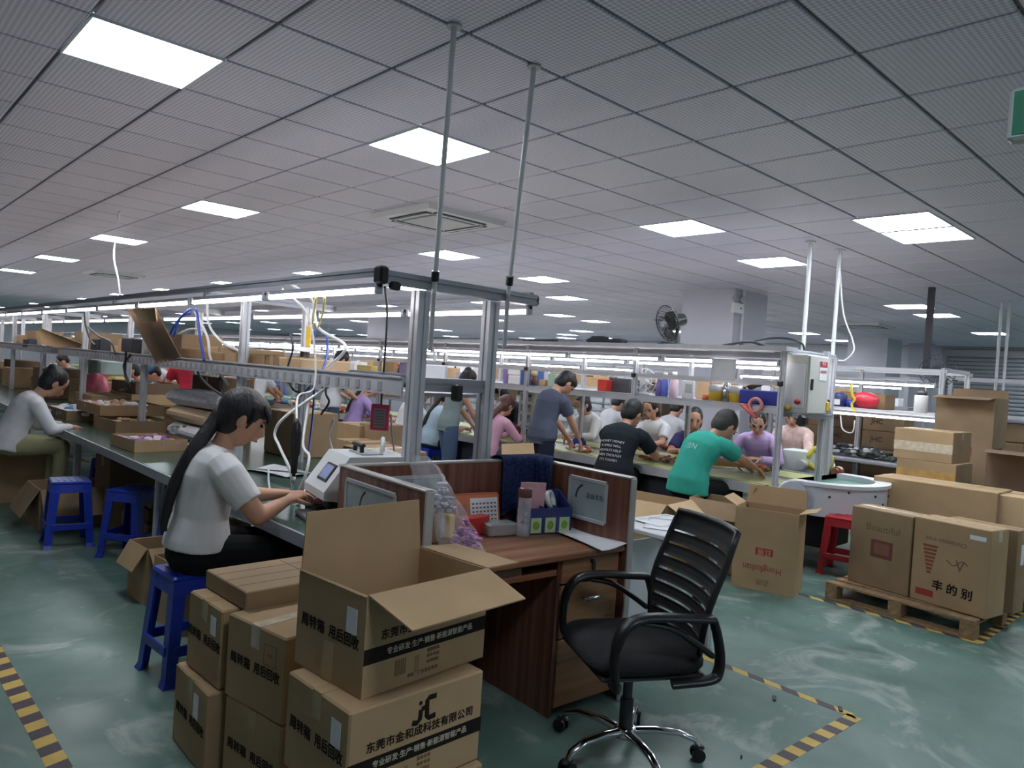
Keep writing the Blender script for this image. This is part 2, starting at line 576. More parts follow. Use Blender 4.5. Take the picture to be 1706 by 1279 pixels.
k = 0
for y in (12.2, 16.0, 19.8, 23.4, 27.2, 31.0, 34.8, 38.6, 42.4):
    for x in (2.95, 6.2, 10.3, 14.2, 18.0, 21.4):
        if all((x - a) ** 2 + (y - b_) ** 2 > 4 for a, b_ in FARP):
            panel(x, y, f'tiny slit of a ceiling panel deep in the hall, {["first", "second", "third", "fourth", "fifth", "sixth"][(2.95, 6.2, 10.3, 14.2, 18.0, 21.4).index(x)]} row, {ORD[int(y / 3.8) - 3]} along it')
# column 1 with its corner bead, emergency lamp and conduit
cm = mat('column_paint', (196, 196, 206), 0.7, var=0.03, vs=1.5)
c1 = struct('column', MB().box((10.48, 6.29, CEIL / 2), (1.0, 0.92, CEIL)), cm)
MB().cyl((10.20, 5.81, 0), (10.20, 5.81, CEIL), 0.022).build('conduit_pipe', WHITEP, c1)
c2 = struct('column', MB().box((20.2, 7.6, CEIL / 2), (1.0, 1.0, CEIL)), cm)
c3 = struct('column', MB().box((12.35, 18.6, CEIL / 2), (1.0, 1.0, CEIL)), cm)
c4 = struct('column', MB().box((21.6, 6.9, CEIL / 2), (0.5, 0.5, CEIL)), cm)
el = thing('emergency_lamp', 'twin spot emergency lamp mounted high on the grey column', 'lamp', (9.88, 5.79, 2.72))
el.location = (9.95, 5.83, 2.78)
MB().slab((0.06, -0.035, -0.05), (0.26, 0.07, 0.16), 0.01).build('battery_box', WHITEP, el)
for s in (-.06, .14):
    o = MB().lathe([(0.02, -0.03), (0.05, 0.0), (0.055, 0.04), (0.045, 0.045)], (0, 0, 0), 12, Matrix.Translation((s, -0.05, 0.09)) @ Matrix.Rotation(PI / 2, 4, 'X')).build('lamp_head', GREYM, el)
MB().ball((0.1, -0.072, -0.05), 0.012).build('indicator', mat('dark_glass', (60, 60, 66), 0.2), el)

# roller shutter in the right wall
sh = D.objects.new('door_1', None); COL.objects.link(sh); sh['kind'] = 'structure'
m_ = mat('shutter_steel', (158, 160, 168), 0.5)
slat = MB().loft([((0, -1.6, 0), 0.03, 0.052), ((0, 1.6, 0), 0.03, 0.052)], 8).mesh('slat')
ysh = QX(1690, 640, X1 - 0.06).y
for k in range(26):
    put('slat', slat, m_, sh, loc=(X1 - 0.05, ysh, 0.06 + k * 0.105))
MB().slab((X1 - 0.06, ysh, 2.86), (0.12, 3.5, 0.2), 0.02).build('shutter_box', GREYM, sh)
for s in (-1, 1):
    MB().box((X1 - 0.04, ysh + s * 1.66, 1.4), (0.09, 0.1, 2.8)).build('guide_rail', GREYM, sh)
# dark doorway strip between the column and the shutter
MB().box((X1 - 0.02, QX(1618, 620, X1).y, 1.35), (0.03, 1.0, 2.7)).build('door_2', mat('door_dark', (120, 120, 130), 0.6))['kind'] = 'structure'

# air-conditioner cassette
ac = thing('air_conditioner_cassette', 'white four way air conditioner cassette set in the ceiling', 'air conditioner', (4.5, 6.0, CEIL - 0.02))
a0 = G(731, 362, CEIL); ac.location = (a0.x, a0.y, CEIL - 0.02)
q = MB()
q.add(*[[(-.48, -.48, .02), (.48, -.48, .02), (.48, .48, .02), (-.48, .48, .02), (-.45, -.45, -.03), (.45, -.45, -.03), (.45, .45, -.03), (-.45, .45, -.03)],
        [(0, 1, 5, 4), (1, 2, 6, 5), (2, 3, 7, 6), (3, 0, 4, 7), (4, 5, 6, 7)]])
q.build('panel', WHITEM, ac)
MB().slab((0, 0, -0.036), (0.52, 0.52, 0.014), 0.004).build('intake_grille', GREYM, ac)
for k in range(4):
    M = Matrix.Rotation(k * PI / 2, 4, 'Z')
    MB().box((0, 0.345, -0.032), (0.6, 0.075, 0.012), 0, M).build('air_slot', mat('slot_dark', (58, 58, 64), 0.6), ac)
    MB().box((0, 0.33, -0.036), (0.58, 0.03, 0.012), 0, M).build('louver', WHITEM, ac)
for nm, px, py, lb in (('air_conditioner_cassette', 1440, 541, 'air conditioner cassette in the ceiling behind the control cabinet'),
                       ('air_conditioner_cassette', 190, 456, 'air conditioner cassette far off in the left ceiling')):
    a0 = G(px, py, CEIL); dup(ac, (a0.x, a0.y, CEIL - 0.02), 0, lb)

# exit sign hanging on two rods
es = thing('exit_sign', 'green exit sign hanging from the ceiling at the right edge', 'sign')
e0 = QX(1806, 174, 2.6)
es.location = e0
MB().slab((0, 0, 0), (0.06, 0.36, 0.16), 0.01).build('sign_box', GREYM, es)
MB().box((-0.031, 0, 0), (0.004, 0.33, 0.13)).build('sign_face', mat('exit_green', (28, 92, 70), 0.3, emit=0.12), es)
for s in (-.14, .14):
    MB().cyl((0, s, 0.08), (0, s, CEIL - e0.z), 0.006).build('rod', GREYM, es)
text('安全出口', 0.07, face((-0.0335, 0, 0), (0, -1, 0), (0, 0, 1)), mat('exit_letter', (190, 240, 205), 0.4, emit=0.5), es, 'lettering')

# hazard tape on the floor: alternating yellow and dark pieces
TY = mat('tape_yellow', (206, 172, 84), 0.6, var=0.1, vs=12)
TD = mat('tape_dark', (74, 62, 68), 0.6, var=0.1, vs=12)


def hazard(label, a, b_, w=0.075, pitch=0.16, skew=0.0):
    a = Vector(a); b_ = Vector(b_); L = (b_ - a).length; d = (b_ - a) / L; n = Vector((-d.y, d.x, 0))
    t = thing('hazard_tape', label, 'floor tape', a, math.atan2(d.y, d.x))
    k = 0; x = 0
    while x < L:
        l = min(pitch / 2, L - x)
        o = MB().prism([(x + skew, -w / 2), (x + l + skew, -w / 2), (x + l - skew, w / 2), (x - skew, w / 2)], 0.0012).build('stripe', TY if k % 2 == 0 else TD, t)
        x += pitch / 2; k += 1


hazard('black and yellow tape on the floor at the left edge', G(-30, 1050), G(112, 1300), 0.075, 0.155, 0.01)
pc = G(1424, 1193)
hazard('black and yellow floor tape running from under the office chair', pc, G(1160, 1090), 0.05, 0.19, 0.02)
hazard('black and yellow floor tape running toward the bottom edge', pc, G(1240, 1300), 0.07, 0.135)
pc = G(1628, 1070)
hazard('long black and yellow floor tape in front of the pallet', pc, G(1180, 948), 0.05, 0.2, 0.02)
hazard('black and yellow floor tape along the right end of the pallet', pc, G(1760, 975), 0.06, 0.13)
# scraps on the floor
for k, (px, py, lb) in enumerate(((1290, 1164, 'dark scrap of film lying left of the tape corner'), (1400, 1182, 'dark scrap stuck on the tape corner'), (1235, 1262, 'tiny dark crumb near the bottom edge'))):
    p = G(px, py); s = [.03, .03, .012][k]
    o = MB().slab((0, 0, 0.004), (s * 2, s * 0.6, 0.008), 0.003, 0.5).build('floor_scrap', BLACKP, loc=p); tag(o, lb, 'scrap')
# ------------------------------------------------------------------ assembly lines
def profile(mb, a, b_, w=0.04, h=0.04):            # grooved aluminium bar between two points
    a = Vector(a); b_ = Vector(b_); d = (b_ - a); L = d.length; d /= L
    up = Vector((0, 0, 1)) if abs(d.z) < 0.9 else Vector((1, 0, 0))
    s = d.cross(up).normalized(); u = s.cross(d)
    P = []
    g = 0.22
    for x, y in ((-.5, -.5), (-g / 2, -.5), (-g / 2, -.36), (g / 2, -.36), (g / 2, -.5), (.5, -.5), (.5, -g / 2), (.36, -g / 2), (.36, g / 2), (.5, g / 2), (.5, .5), (g / 2, .5), (g / 2, .36), (-g / 2, .36), (-g / 2, .5),
                 (-.5, .5), (-.5, g / 2), (-.36, g / 2), (-.36, -g / 2), (-.5, -g / 2)):
        P.append((x * w, y * h))
    n = len(P)
    vs = [a + s * x + u * y for x, y in P] + [b_ + s * x + u * y for x, y in P]
    fs = [(i, (i + 1) % n, n + (i + 1) % n, n + i) for i in range(n)] + [tuple(range(n - 1, -1, -1)), tuple(range(n, 2 * n))]
    return mb.add(vs, fs)


def bar(name, a, b_, m, parent, w=0.04, h=0.04):
    return profile(MB(), a, b_, w, h).build(name, m, parent)


TUBE_ME = {}


def tube_light(p, length, label, group=None):
    t = thing('tube_light', label, 'tube lamp', p, 0, group)
    k = round(length, 2)
    if k not in TUBE_ME:
        TUBE_ME[k] = (MB().box((0, length / 2, 0.026), (0.018, length, 0.022)).mesh('housing'), MB().cyl((0, 0.02, 0), (0, length - 0.02, 0), 0.013, n=8).mesh('tube'),
                      MB().slab((0, 0, 0.008), (0.036, 0.025, 0.05), .004).mesh('end_cap'))
    a, b_, c = TUBE_ME[k]
    put('housing', a, ALUD, t); put('tube', b_, TUBEM, t); [put('end_cap', c, GREYM, t, loc=(0, y_, 0)) for y_ in (0.0125, length - 0.0125)]
    return t


# left workbench line (line of the woman in front)
LX0, LX1 = 1.62, 3.22          # table edges
PA, PB = 2.20, 2.68            # post rows
ST = [2.97 + 2.22 * k for k in range(15)]
lb = thing('assembly_bench', 'long green topped assembly bench running into the hall on the left', 'workbench', (0, 0, 0))
tb = MB()
tb.slab(((LX0 + LX1) / 2, 19.5, 0.735), (LX1 - LX0, 33.0, 0.03), 0.004)
tb.build('tabletop', GREENT, lb)
e = MB()
for x in (LX0 - 0.008, LX1 + 0.008): e.box((x, 19.5, 0.72), (0.016, 33.0, 0.06))
for y in (2.992, 36.008): e.box(((LX0 + LX1) / 2, y, 0.72), (LX1 - LX0 + 0.03, 0.016, 0.06))
e.build('edge_trim', ALUD, lb)
for k, y in enumerate(ST):
    y_ = max(y, 3.06)
    for x in (LX0 + 0.06, LX1 - 0.06):
        bar('leg', (x, y_, 0), (x, y_, 0.72), ALU, lb, 0.05, 0.05)
    bar('crossbar', (LX0 + 0.06, y_, 0.2), (LX1 - 0.06, y_, 0.2), ALU, lb)
    for x in (PA, PB):
        bar('post', (x, y_, 0.75), (x, y_, 1.93), ALU, lb, 0.07 if k == 0 else 0.055, 0.07 if k == 0 else 0.055)
    if k: bar('top_beam', (PA - 0.30, y_, 1.95), (PB + 0.24, y_, 1.95), ALUD, lb, 0.04, 0.05)
# near end cross beam with black end blocks, and the rail low between the posts
yb = ST[0]
bar('top_beam', (PA - 0.30, yb, 1.96), (PB + 0.24, yb, 1.96), ALUD, lb, 0.06, 0.06)
MB().slab((PA - 0.30, yb, 1.965), (0.05, 0.07, 0.085), 0.01).slab((PA - 0.24, yb - 0.03, 1.92), (0.06, 0.03, 0.04), 0.008).build('end_block', BLACKP, lb)
MB().slab((PB + 0.25, yb, 1.96), (0.03, 0.05, 0.06), 0.01).build('end_block', BLACKP, lb)
bar('low_rail', (PA, yb + 0.09, 1.455), (PB, yb + 0.09, 1.455), ALUD, lb, 0.05, 0.07)
MB().slab((2.42, yb + 0.02, 1.42), (0.05, 0.05, 0.09), 0.008).build('clamp', BLACKP, lb)
bar('long_beam', (PA - 0.28, yb, 1.985), (PA - 0.28, 35.5, 1.985), ALUD, lb, 0.03, 0.04)
bar('long_beam', (PB + 0.22, yb, 1.985), (PB + 0.22, 35.5, 1.985), ALUD, lb, 0.03, 0.04)
# cable tray shelf with slotted trunking sides
MB().box(((PA + PB) / 2, 19.3, 1.40), (PB - PA - 0.06, 32.4, 0.02)).build('shelf', STEEL, lb)
for x in (PA - 0.05, PB + 0.05):
    MB().box((x, 19.3, 1.435), (0.012, 32.4, 0.09)).box((x, 19.3, 1.483), (0.03, 32.4, 0.01)).build('trunking', STEEL, lb)
sl = MB()
for k in range(150):
    for x in (PA - 0.058, PB + 0.058): sl.box((x, 3.3 + k * 0.11, 1.43), (0.006, 0.035, 0.045))
sl.build('trunking_slot', mat('slot_grey', (150, 150, 156), 0.7), lb, kind='stuff')
# tubes: a line at each end of the beams
for s, (x, who) in enumerate(((PA - 0.29, 'near'), (PB + 0.22, 'inner'))):
    for k in range(22):
        y = yb + (0.02 if s == 0 else 0.0) + k * 1.24
        tube_light((x, y, 1.895), 1.2, f'{ORD[k] if k < 20 else "last"} lit tube from the end frame on the {who} side of the left bench' if k < 20 else f'lit tube at the far end of the {who} side of the left bench',
                   None if k < 20 else f'far tubes of the left bench, {who} side')
# the two hanging poles and their black couplings
for (a, b_, lbl) in ((G(757, 40, CEIL), QY(722, 500, yb - 0.03), 'left one of two grey poles running from the ceiling to the end frame'),
                     (G(890, 108, CEIL), QY(845, 503, yb - 0.03), 'right one of two grey poles running from the ceiling to the end frame')):
    t = thing('ceiling_pole', lbl, 'pole', (0, 0, 0))
    MB().cyl(a, b_, 0.0125, n=10).build('tube', WHITEM, t)
    m0 = a.lerp(b_, 0.88)
    MB().cyl(m0, a.lerp(b_, 0.92), 0.02, n=10).build('coupling', BLACKP, t)
    MB().cyl((a.x, a.y, CEIL - 0.014), (a.x, a.y, CEIL - 0.005), 0.035, n=12).build('flange', GREYM, t)
    MB().cyl(a.lerp(b_, 0.97), b_ + Vector((0, 0, -0.25)) , 0.0125, n=10).build('foot', GREYM, t)


# conveyor line on the right
CX0, CX1 = 6.02, 7.42
CY0 = 3.0
CS = [3.1 + 1.62 * k for k in range(18)]
BELT = mat('yellow_green_belt', (196, 200, 132), 0.4, var=0.05, vs=4)
cv = thing('conveyor_line', 'long conveyor line with yellow belt, aluminium frame and shelves', 'conveyor', (0, 0, 0))
MB().slab(((CX0 + CX1) / 2, CY0 + 15, 0.665), (CX1 - CX0, 30, 0.05), 0.006).build('tabletop', ALUD, cv)
MB().box((CX0 + 0.33, CY0 + 15, 0.696), (0.5, 29.8, 0.012)).build('belt', BELT, cv)
MB().box((CX1 - 0.33, CY0 + 15, 0.696), (0.5, 29.8, 0.012)).build('belt', BELT, cv)
MB().box((CX0 - 0.012, CY0 + 15, 0.66), (0.024, 30, 0.085)).build('side_rail', ALU, cv)
MB().box((CX1 + 0.012, CY0 + 15, 0.66), (0.024, 30, 0.085)).build('side_rail', ALU, cv)
MB().box((CX0 + 0.12, CY0 + 15.2, 0.42), (0.03, 29, 0.38)).build('skirt_panel', mat('skirt_dark', (58, 58, 66), 0.6), cv)
sb = MB()
for k in range(28): sb.box((CX0 + 0.1, CY0 + 0.7 + k * 1.05, 0.52), (0.02, 0.045, 0.08))
sb.build('socket', WHITEP, cv, kind='stuff')
for k, y in enumerate(CS):
    for x in (CX0 + 0.06, CX1 - 0.06):
        bar('leg', (x, y + 0.02, 0), (x, y + 0.02, 0.64), ALU, cv, 0.05, 0.05)
        bar('post', (x + (0.12 if x < 6.6 else -0.12), y, 0.69), (x + (0.12 if x < 6.6 else -0.12), y, 1.9), ALU, cv, 0.045, 0.045)
    bar('crossbar', (CX0 + 0.18, y, 1.9), (CX1 - 0.18, y, 1.9), ALU, cv)
FX = CX0 + 0.18
FX2 = CX1 - 0.18
for x, w in ((FX, 'near'), (FX2, 'far')):
    y0 = CS[0] - 0.02
    bar('upper_rail', (x, y0, 1.6), (x, 32, 1.6), ALU, cv, 0.04, 0.045)
    bar('lower_rail', (x, y0, 1.355), (x, 32, 1.355), ALU, cv, 0.04, 0.05)
    bar('top_rail', (x, y0, 1.85), (x, 32, 1.85), ALUD, cv, 0.03, 0.05)
MB().box(((FX + FX2) / 2, CS[0] + 14.5, 1.39), (FX2 - FX, 29, 0.015)).build('shelf', STEEL, cv)
MB().box((FX - 0.05, CS[0] + 6.6, 1.905), (0.22, 13.4, 0.04)).build('cable_trunking', STEEL, cv)
MB().box((FX + 0.3, CS[0] + 8, 1.905), (0.14, 14.0, 0.035)).build('cable_trunking', STEEL, cv)
for k, y in enumerate(CS[:10]):
    MB().slab((FX - 0.03, y - 0.0, 1.6), (0.03, 0.05, 0.05), 0.008).build('bracket', BLACKP, cv)
for s, (x, who) in enumerate(((FX - 0.02, 'workers side'), (FX2 + 0.02, 'far side'))):
    for k in range(20):
        tube_light((x, CS[0] + 0.02 + k * 1.28, 1.775 if s == 0 else 1.76), 1.24, f'{ORD[k]} lit tube from the cabinet end, {who} of the conveyor')

# control cabinet at the end of the conveyor
cb = thing('control_cabinet', 'beige electrical control cabinet hung on the end of the conveyor', 'control cabinet', (0, 0, 0))
W_, D_, H_ = 0.42, 0.26, 0.53
c0 = QY(1344, 640, 2.93)
cab = Vector((c0.x + W_ / 2, c0.y + D_ / 2, c0.z))
MB().slab(cab, (W_, D_, H_), 0.008).build('body', CABM, cb)
MB().slab((cab.x, cab.y - D_ / 2 - 0.008, cab.z), (W_ - 0.02, 0.018, H_ - 0.02), 0.004).build('door', CABM, cb)
fx = cab.x - W_ / 2
MB().slab((fx - 0.006, cab.y, cab.z - 0.02), (0.012, D_ - 0.03, H_ - 0.14), 0.003).build('side_panel', WHITEM, cb)
o = MB().slab((cab.x - 0.16, cab.y - D_ / 2 - 0.026, cab.z), (0.022, 0.02, 0.10), 0.004).build('handle', DARKP, cb)
for dx, dz, m_, nm in ((0.0, -0.215, YELLOW, 'yellow knob'), (-0.085, -0.16, REDP, 'red knob')):
    MB().lathe([(0.026, 0), (0.026, 0.012), (0.018, 0.016), (0.02, 0.035), (0, 0.036)], (0, 0, 0), 12, Matrix.Translation((fx - 0.01, cab.y + 0.02 + dx, cab.z + dz)) @ Matrix.Rotation(-PI / 2, 4, 'Y')).build('button', m_, cb, label=nm)
st = MB().box((cab.x + 0.06, cab.y - D_ / 2 - 0.019, cab.z + 0.13), (0.15, 0.004, 0.17)).build('warning_label', PAPER, cb)
MB().box((cab.x + 0.06, cab.y - D_ / 2 - 0.0215, cab.z + 0.19), (0.148, 0.002, 0.05)).build('label_header', mat('label_red', (176, 44, 68), 0.6), st)
F = face((cab.x + 0.06, cab.y - D_ / 2 - 0.0225, cab.z + 0.12), (1, 0, 0), (0, 0, 1))
text('有电危险', 0.034, F, mat('label_ink', (176, 44, 68), 0.6), st, 'lettering')
F = face((cab.x + 0.06, cab.y - D_ / 2 - 0.0235, cab.z + 0.19), (1, 0, 0), (0, 0, 1))
text('警告', 0.036, F, PAPER, st, 'lettering')
MB().slab((cab.x + 0.19, cab.y - D_ / 2 - 0.01, cab.z - 0.19), (0.05, 0.05, 0.09), 0.008).build('beacon', YELLOW, cb, label='yellow corner beacon')
MB().slab((cab.x + 0.225, cab.y - D_ / 2, cab.z - 0.18), (0.03, 0.05, 0.11), 0.008).build('beacon_mount', BLACKP, cb)
for s in (-1, 1):
    bar('bracket', (cab.x - 0.3, cab.y + s * 0.08, cab.z - H_ / 2 - 0.02), (cab.x + 0.36, cab.y + s * 0.12, cab.z - H_ / 2 - 0.02), ALUD, cb)
MB().slab((fx - 0.02, cab.y - 0.12, cab.z - H_ / 2 - 0.06), (0.09, 0.09, 0.1), 0.02).build('cable_gland', BLACKP, cb)
for (px, py, lbl, bot) in ((1351, 401, 'white pole hanging from the ceiling to the control cabinet top', cab.z + 0.2), (1400, 415, 'white pole hanging from the ceiling beside the control cabinet', 1.28)):
    a = G(px, py, CEIL); t = thing('ceiling_pole', lbl, 'pole', (a.x, a.y, 0))
    MB().cyl((0, 0, bot), (0, 0, CEIL), 0.02, n=10).build('tube', WHITEP, t)
    MB().cyl((0, 0, CEIL - 0.02), (0, 0, CEIL - 0.005), 0.05, n=12).build('flange', WHITEP, t)
# tall posts that carry the cabinet down to the conveyor end
for x, y in ((cab.x + 0.29, 2.99),):
    bar('post', (x, y, 0.69), (x, y, 1.93), ALU, cv, 0.05, 0.05)

# white end turn of the conveyor
dr = thing('conveyor_end_turn', 'white rounded end turn of the conveyor with loose fittings inside', 'conveyor', (0, 0, 0))
ctr = Vector((6.92, 2.92, 0)); R_ = 0.56


def stadium(r, n=18):
    P = []
    for k in range(n + 1):
        t = PI + PI * k / n
        P.append((ctr.x + r * math.cos(t) * 1.0, ctr.y + r * math.sin(t) * 0.86))
    P += [(ctr.x + r, ctr.y + 0.12), (ctr.x - r, ctr.y + 0.12)]
    return P


WG = mat('turn_white', (206, 210, 218), 0.35)
out_, inn = stadium(R_), stadium(R_ - 0.12)
n = len(out_)
q = MB(); q.add([(x, y, 0.46) for x, y in out_] + [(x, y, 0.72) for x, y in out_], [(i, (i + 1) % n, n + (i + 1) % n, n + i) for i in range(n)], None, True)
q.build('skirt', WG, dr)
lip = stadium(R_ + 0.03)
q = MB(); q.add([(x, y, 0.72) for x, y in lip] + [(x, y, 0.75) for x, y in lip] + [(x, y, 0.75) for x, y in inn] + [(x, y, 0.70) for x, y in inn],
                [(k * n + i, k * n + (i + 1) % n, k * n + n + (i + 1) % n, k * n + n + i) for k in range(3) for i in range(n)])
q.build('rim', WG, dr)
q = MB(); q.add([(x, y, 0.705) for x, y in inn], [tuple(range(n))]); q.build('bed', mat('bed_green', (84, 128, 112), 0.4), dr)
q = MB(); q.add([(x, y, 0.47) for x, y in out_], [tuple(range(n - 1, -1, -1))]); q.build('underside', ALUD, dr)
for k, (t_, z) in enumerate(((1.15, .64), (1.3, .56), (1.42, .66), (1.5, .58), (1.62, .64), (1.25, .69), (1.38, .52))):
    t = PI * t_
    MB().ball((ctr.x + R_ * math.cos(t), ctr.y + R_ * 0.86 * math.sin(t), z), 0.012).build('bolt', DARKP, dr)
# paddle shaped motor guard in front of the turn
pg = MB(); P = [(-.13, 0), (.13, 0)] + [(.13 * math.cos(PI * k / 12), .33 + .13 * math.sin(PI * k / 12)) for k in range(13)]
g0 = QX(1318, 800, 6.22)
pg.prism(P, 0.05, Matrix.Translation((g0.x, g0.y, 0.30)) @ Matrix.Rotation(-0.75, 4, 'Z') @ Matrix.Rotation(PI / 2, 4, 'X'))
gd = pg.build('motor_guard', WG, dr)
for x in (6.6, 7.2):
    bar('leg', (x, 2.75, 0), (x, 2.75, 0.46), ALU, dr, 0.05, 0.05)
MB().slab((6.9, 2.95, 0.28), (0.5, 0.3, 0.3), 0.01).build('drive_box', DARKP, dr)
fit_w = mat('ceramic_white', (196, 200, 206), 0.3); fit_c = mat('copper', (150, 96, 70), 0.35, metal=0.7)
for k, (px, py) in enumerate(((1337, 778), (1352, 774), (1378, 782), (1395, 790), (1313, 772))):
    p = G(px, py, 0.73)
    t = thing('lamp_fitting', ['white and copper fitting at the left inside the end turn', 'copper coil fitting standing next to the left white one', 'white fitting in the middle of the end turn', 'white and copper fitting nearest the rim of the end turn',
                               'copper fitting at the tail of the belt by the post', 'small copper fitting right of the middle one'][k], 'fitting', p, k * 1.1); t.scale = (1.35, 1.35, 1.35)
    MB().cyl((-0.05, 0, 0.02), (0.03, 0, 0.02), 0.038, n=12).build('shell', fit_w if k % 2 == 0 else fit_c, t)
    MB().cyl((0.03, 0, 0.02), (0.07, 0, 0.02), 0.03, 0.026, n=12).build('coil', fit_c, t)


# further lines deeper in the hall
def far_line(x0, x1, y0, y1, word, step=2.2, shelves=True, tubes=8, side=-1):
    t = thing('assembly_bench', f'assembly bench line {word}', 'workbench', (0, 0, 0))
    L = y1 - y0; cx = (x0 + x1) / 2
    MB().slab((cx, (y0 + y1) / 2, 0.73), (x1 - x0, L, 0.04), 0.006).build('tabletop', ALUD, t)
    k = 0
    while y0 + 0.05 + k * step <= y1:
        y = y0 + 0.05 + k * step
        for x in (x0 + 0.12, x1 - 0.12):
            bar('post', (x, y, 0), (x, y, 1.9), ALU, t, 0.05, 0.05)
        bar('crossbar', (x0 + 0.12, y, 1.9), (x1 - 0.12, y, 1.9), ALU, t)
        k += 1
    for x in (x0 + 0.12, x1 - 0.12):
        bar('top_rail', (x, y0, 1.88), (x, y1, 1.88), ALU, t)
        bar('shelf_rail', (x, y0, 1.36), (x, y1, 1.36), ALU, t)
    MB().box((cx, (y0 + y1) / 2, 1.37), (x1 - x0 - 0.28, L, 0.015)).build('shelf', STEEL, t)
    for k in range(tubes):
        y = y0 + 0.1 + k * 1.28
        if y + 1.2 > y1: break
        tube_light((x0 + 0.1, y, 1.70), 1.24, f'{ORD[k]} lit tube from the near end, {word}')
    return t


far_line(9.3, 10.5, 2.72, 5.7, 'behind the control cabinet', 1.28, tubes=2)
for k, lb_ in ((0, 'lit strip under the shelf behind the yellow cable coil'), (1, 'lit strip under the shelf farther behind the conveyor end')):
    tube_light((9.36, 2.75 + k * 1.28, 1.30), 1.24, lb_)
far_line(9.6, 10.9, 7.2, 34.0, 'running past the grey column', tubes=18)
far_line(13.8, 15.0, 4.6, 36.0, 'second beyond the conveyor', tubes=20)
far_line(17.6, 18.8, 8.0, 36.0, 'third beyond the conveyor', tubes=16)
# ------------------------------------------------------------------ plastic stools
def stool_meshes(s=0.24, b_=0.33, h=0.5):
    seat = MB()
    seat.slab((0, 0, h - 0.012), (s + 0.03, s + 0.03, 0.024), 0.009)
    for k in range(4):                                           # apron under the seat
        M = Matrix.Rotation(k * PI / 2, 4, 'Z')
        y0, y1 = s / 2 + 0.008, s / 2 + 0.018
        seat.add([(-s / 2, -y0, h - .02), (s / 2, -y0, h - .02), (s / 2, -y1, h - .085), (-s / 2, -y1, h - .085),
                  (-s / 2, -y0 + .008, h - .02), (s / 2, -y0 + .008, h - .02), (s / 2, -y1 + .008, h - .085), (-s / 2, -y1 + .008, h - .085)],
                 [(0, 3, 2, 1), (4, 5, 6, 7), (3, 7, 6, 2), (0, 1, 5, 4), (0, 4, 7, 3), (1, 2, 6, 5)], M)
    rib = MB()
    for i in range(-2, 3):
        rib.slab((i * 0.042, 0, h + 0.0015), (0.018, s * 0.72, 0.005), 0.002)
    legs = []
    for k in range(4):
        M = Matrix.Rotation(k * PI / 2, 4, 'Z')
        m = MB(); a0, a1 = s / 2 + 0.012, b_ / 2
        w0, w1 = 0.062, 0.05
        vs = []
        for (a, w, z) in ((a0, w0, h - 0.02), (a1 - .004, w1, 0.03), (a1 + 0.008, w1 + .012, 0.0)):
            vs += [(a, a, z), (a - w, a, z), (a - w, a - .012, z), (a - .012, a - .012, z), (a - .012, a - w, z), (a, a - w, z)]
        fs = []
        for r in (0, 6):
            for i in range(6):
                j = (i + 1) % 6
                fs.append((r + i, r + 6 + i, r + 6 + j, r + j))
        fs += [(0, 1, 2, 3, 4, 5), (17, 16, 15, 14, 13, 12)]
        m.add(vs, fs, M); legs.append(m.mesh('leg'))
    rungs = []
    z = 0.16; a = s / 2 + (b_ - s) / 2 * (1 - z / h) + 0.002
    for k in range(4):
        M = Matrix.Rotation(k * PI / 2, 4, 'Z')
        rungs.append(MB().slab((0, -a, z), (2 * a - 0.05, 0.016, 0.05), 0.004, 0, M).mesh('rung'))
    return seat.mesh('seat'), rib.mesh('seat_ribs'), legs, rungs


SM = stool_meshes()


def stool(label, x, y, rz, m=BLUEP, group=None):
    t = thing('plastic_stool', label, 'stool', (x, y, 0), rz, group)
    put('seat', SM[0], None, t); put('seat_ribs', SM[1], None, t)
    for l in SM[2]: put('leg', l, None, t)
    for l in SM[3]: put('rung', l, None, t)
    for c in t.children:
        if not c.data.materials: c.data.materials.append(BLUEP)
        c.material_slots[0].link = 'OBJECT'; c.material_slots[0].material = m
    return t


# ------------------------------------------------------------------ cartons
def flap_mb(w, d, ang, M, th=0.005):
    # flap hinged along x (width w) at the local origin, folding by ang from straight up; outward is -y
    c, s = math.cos(ang), math.sin(ang)
    f = Vector((0, -s, c)); nn = Vector((0, c, s))
    k = 0.012
    vs = []
    for off in (0, th):
        for x, t in ((-w / 2, 0), (w / 2, 0), (w / 2 - k, d), (-w / 2 + k, d)):
            p = f * t + nn * off
            vs.append((x, p.y, p.z))
    return MB().add(vs, [(0, 1, 2, 3), (7, 6, 5, 4), (0, 4, 5, 1), (1, 5, 6, 2), (2, 6, 7, 3), (3, 7, 4, 0)], M)


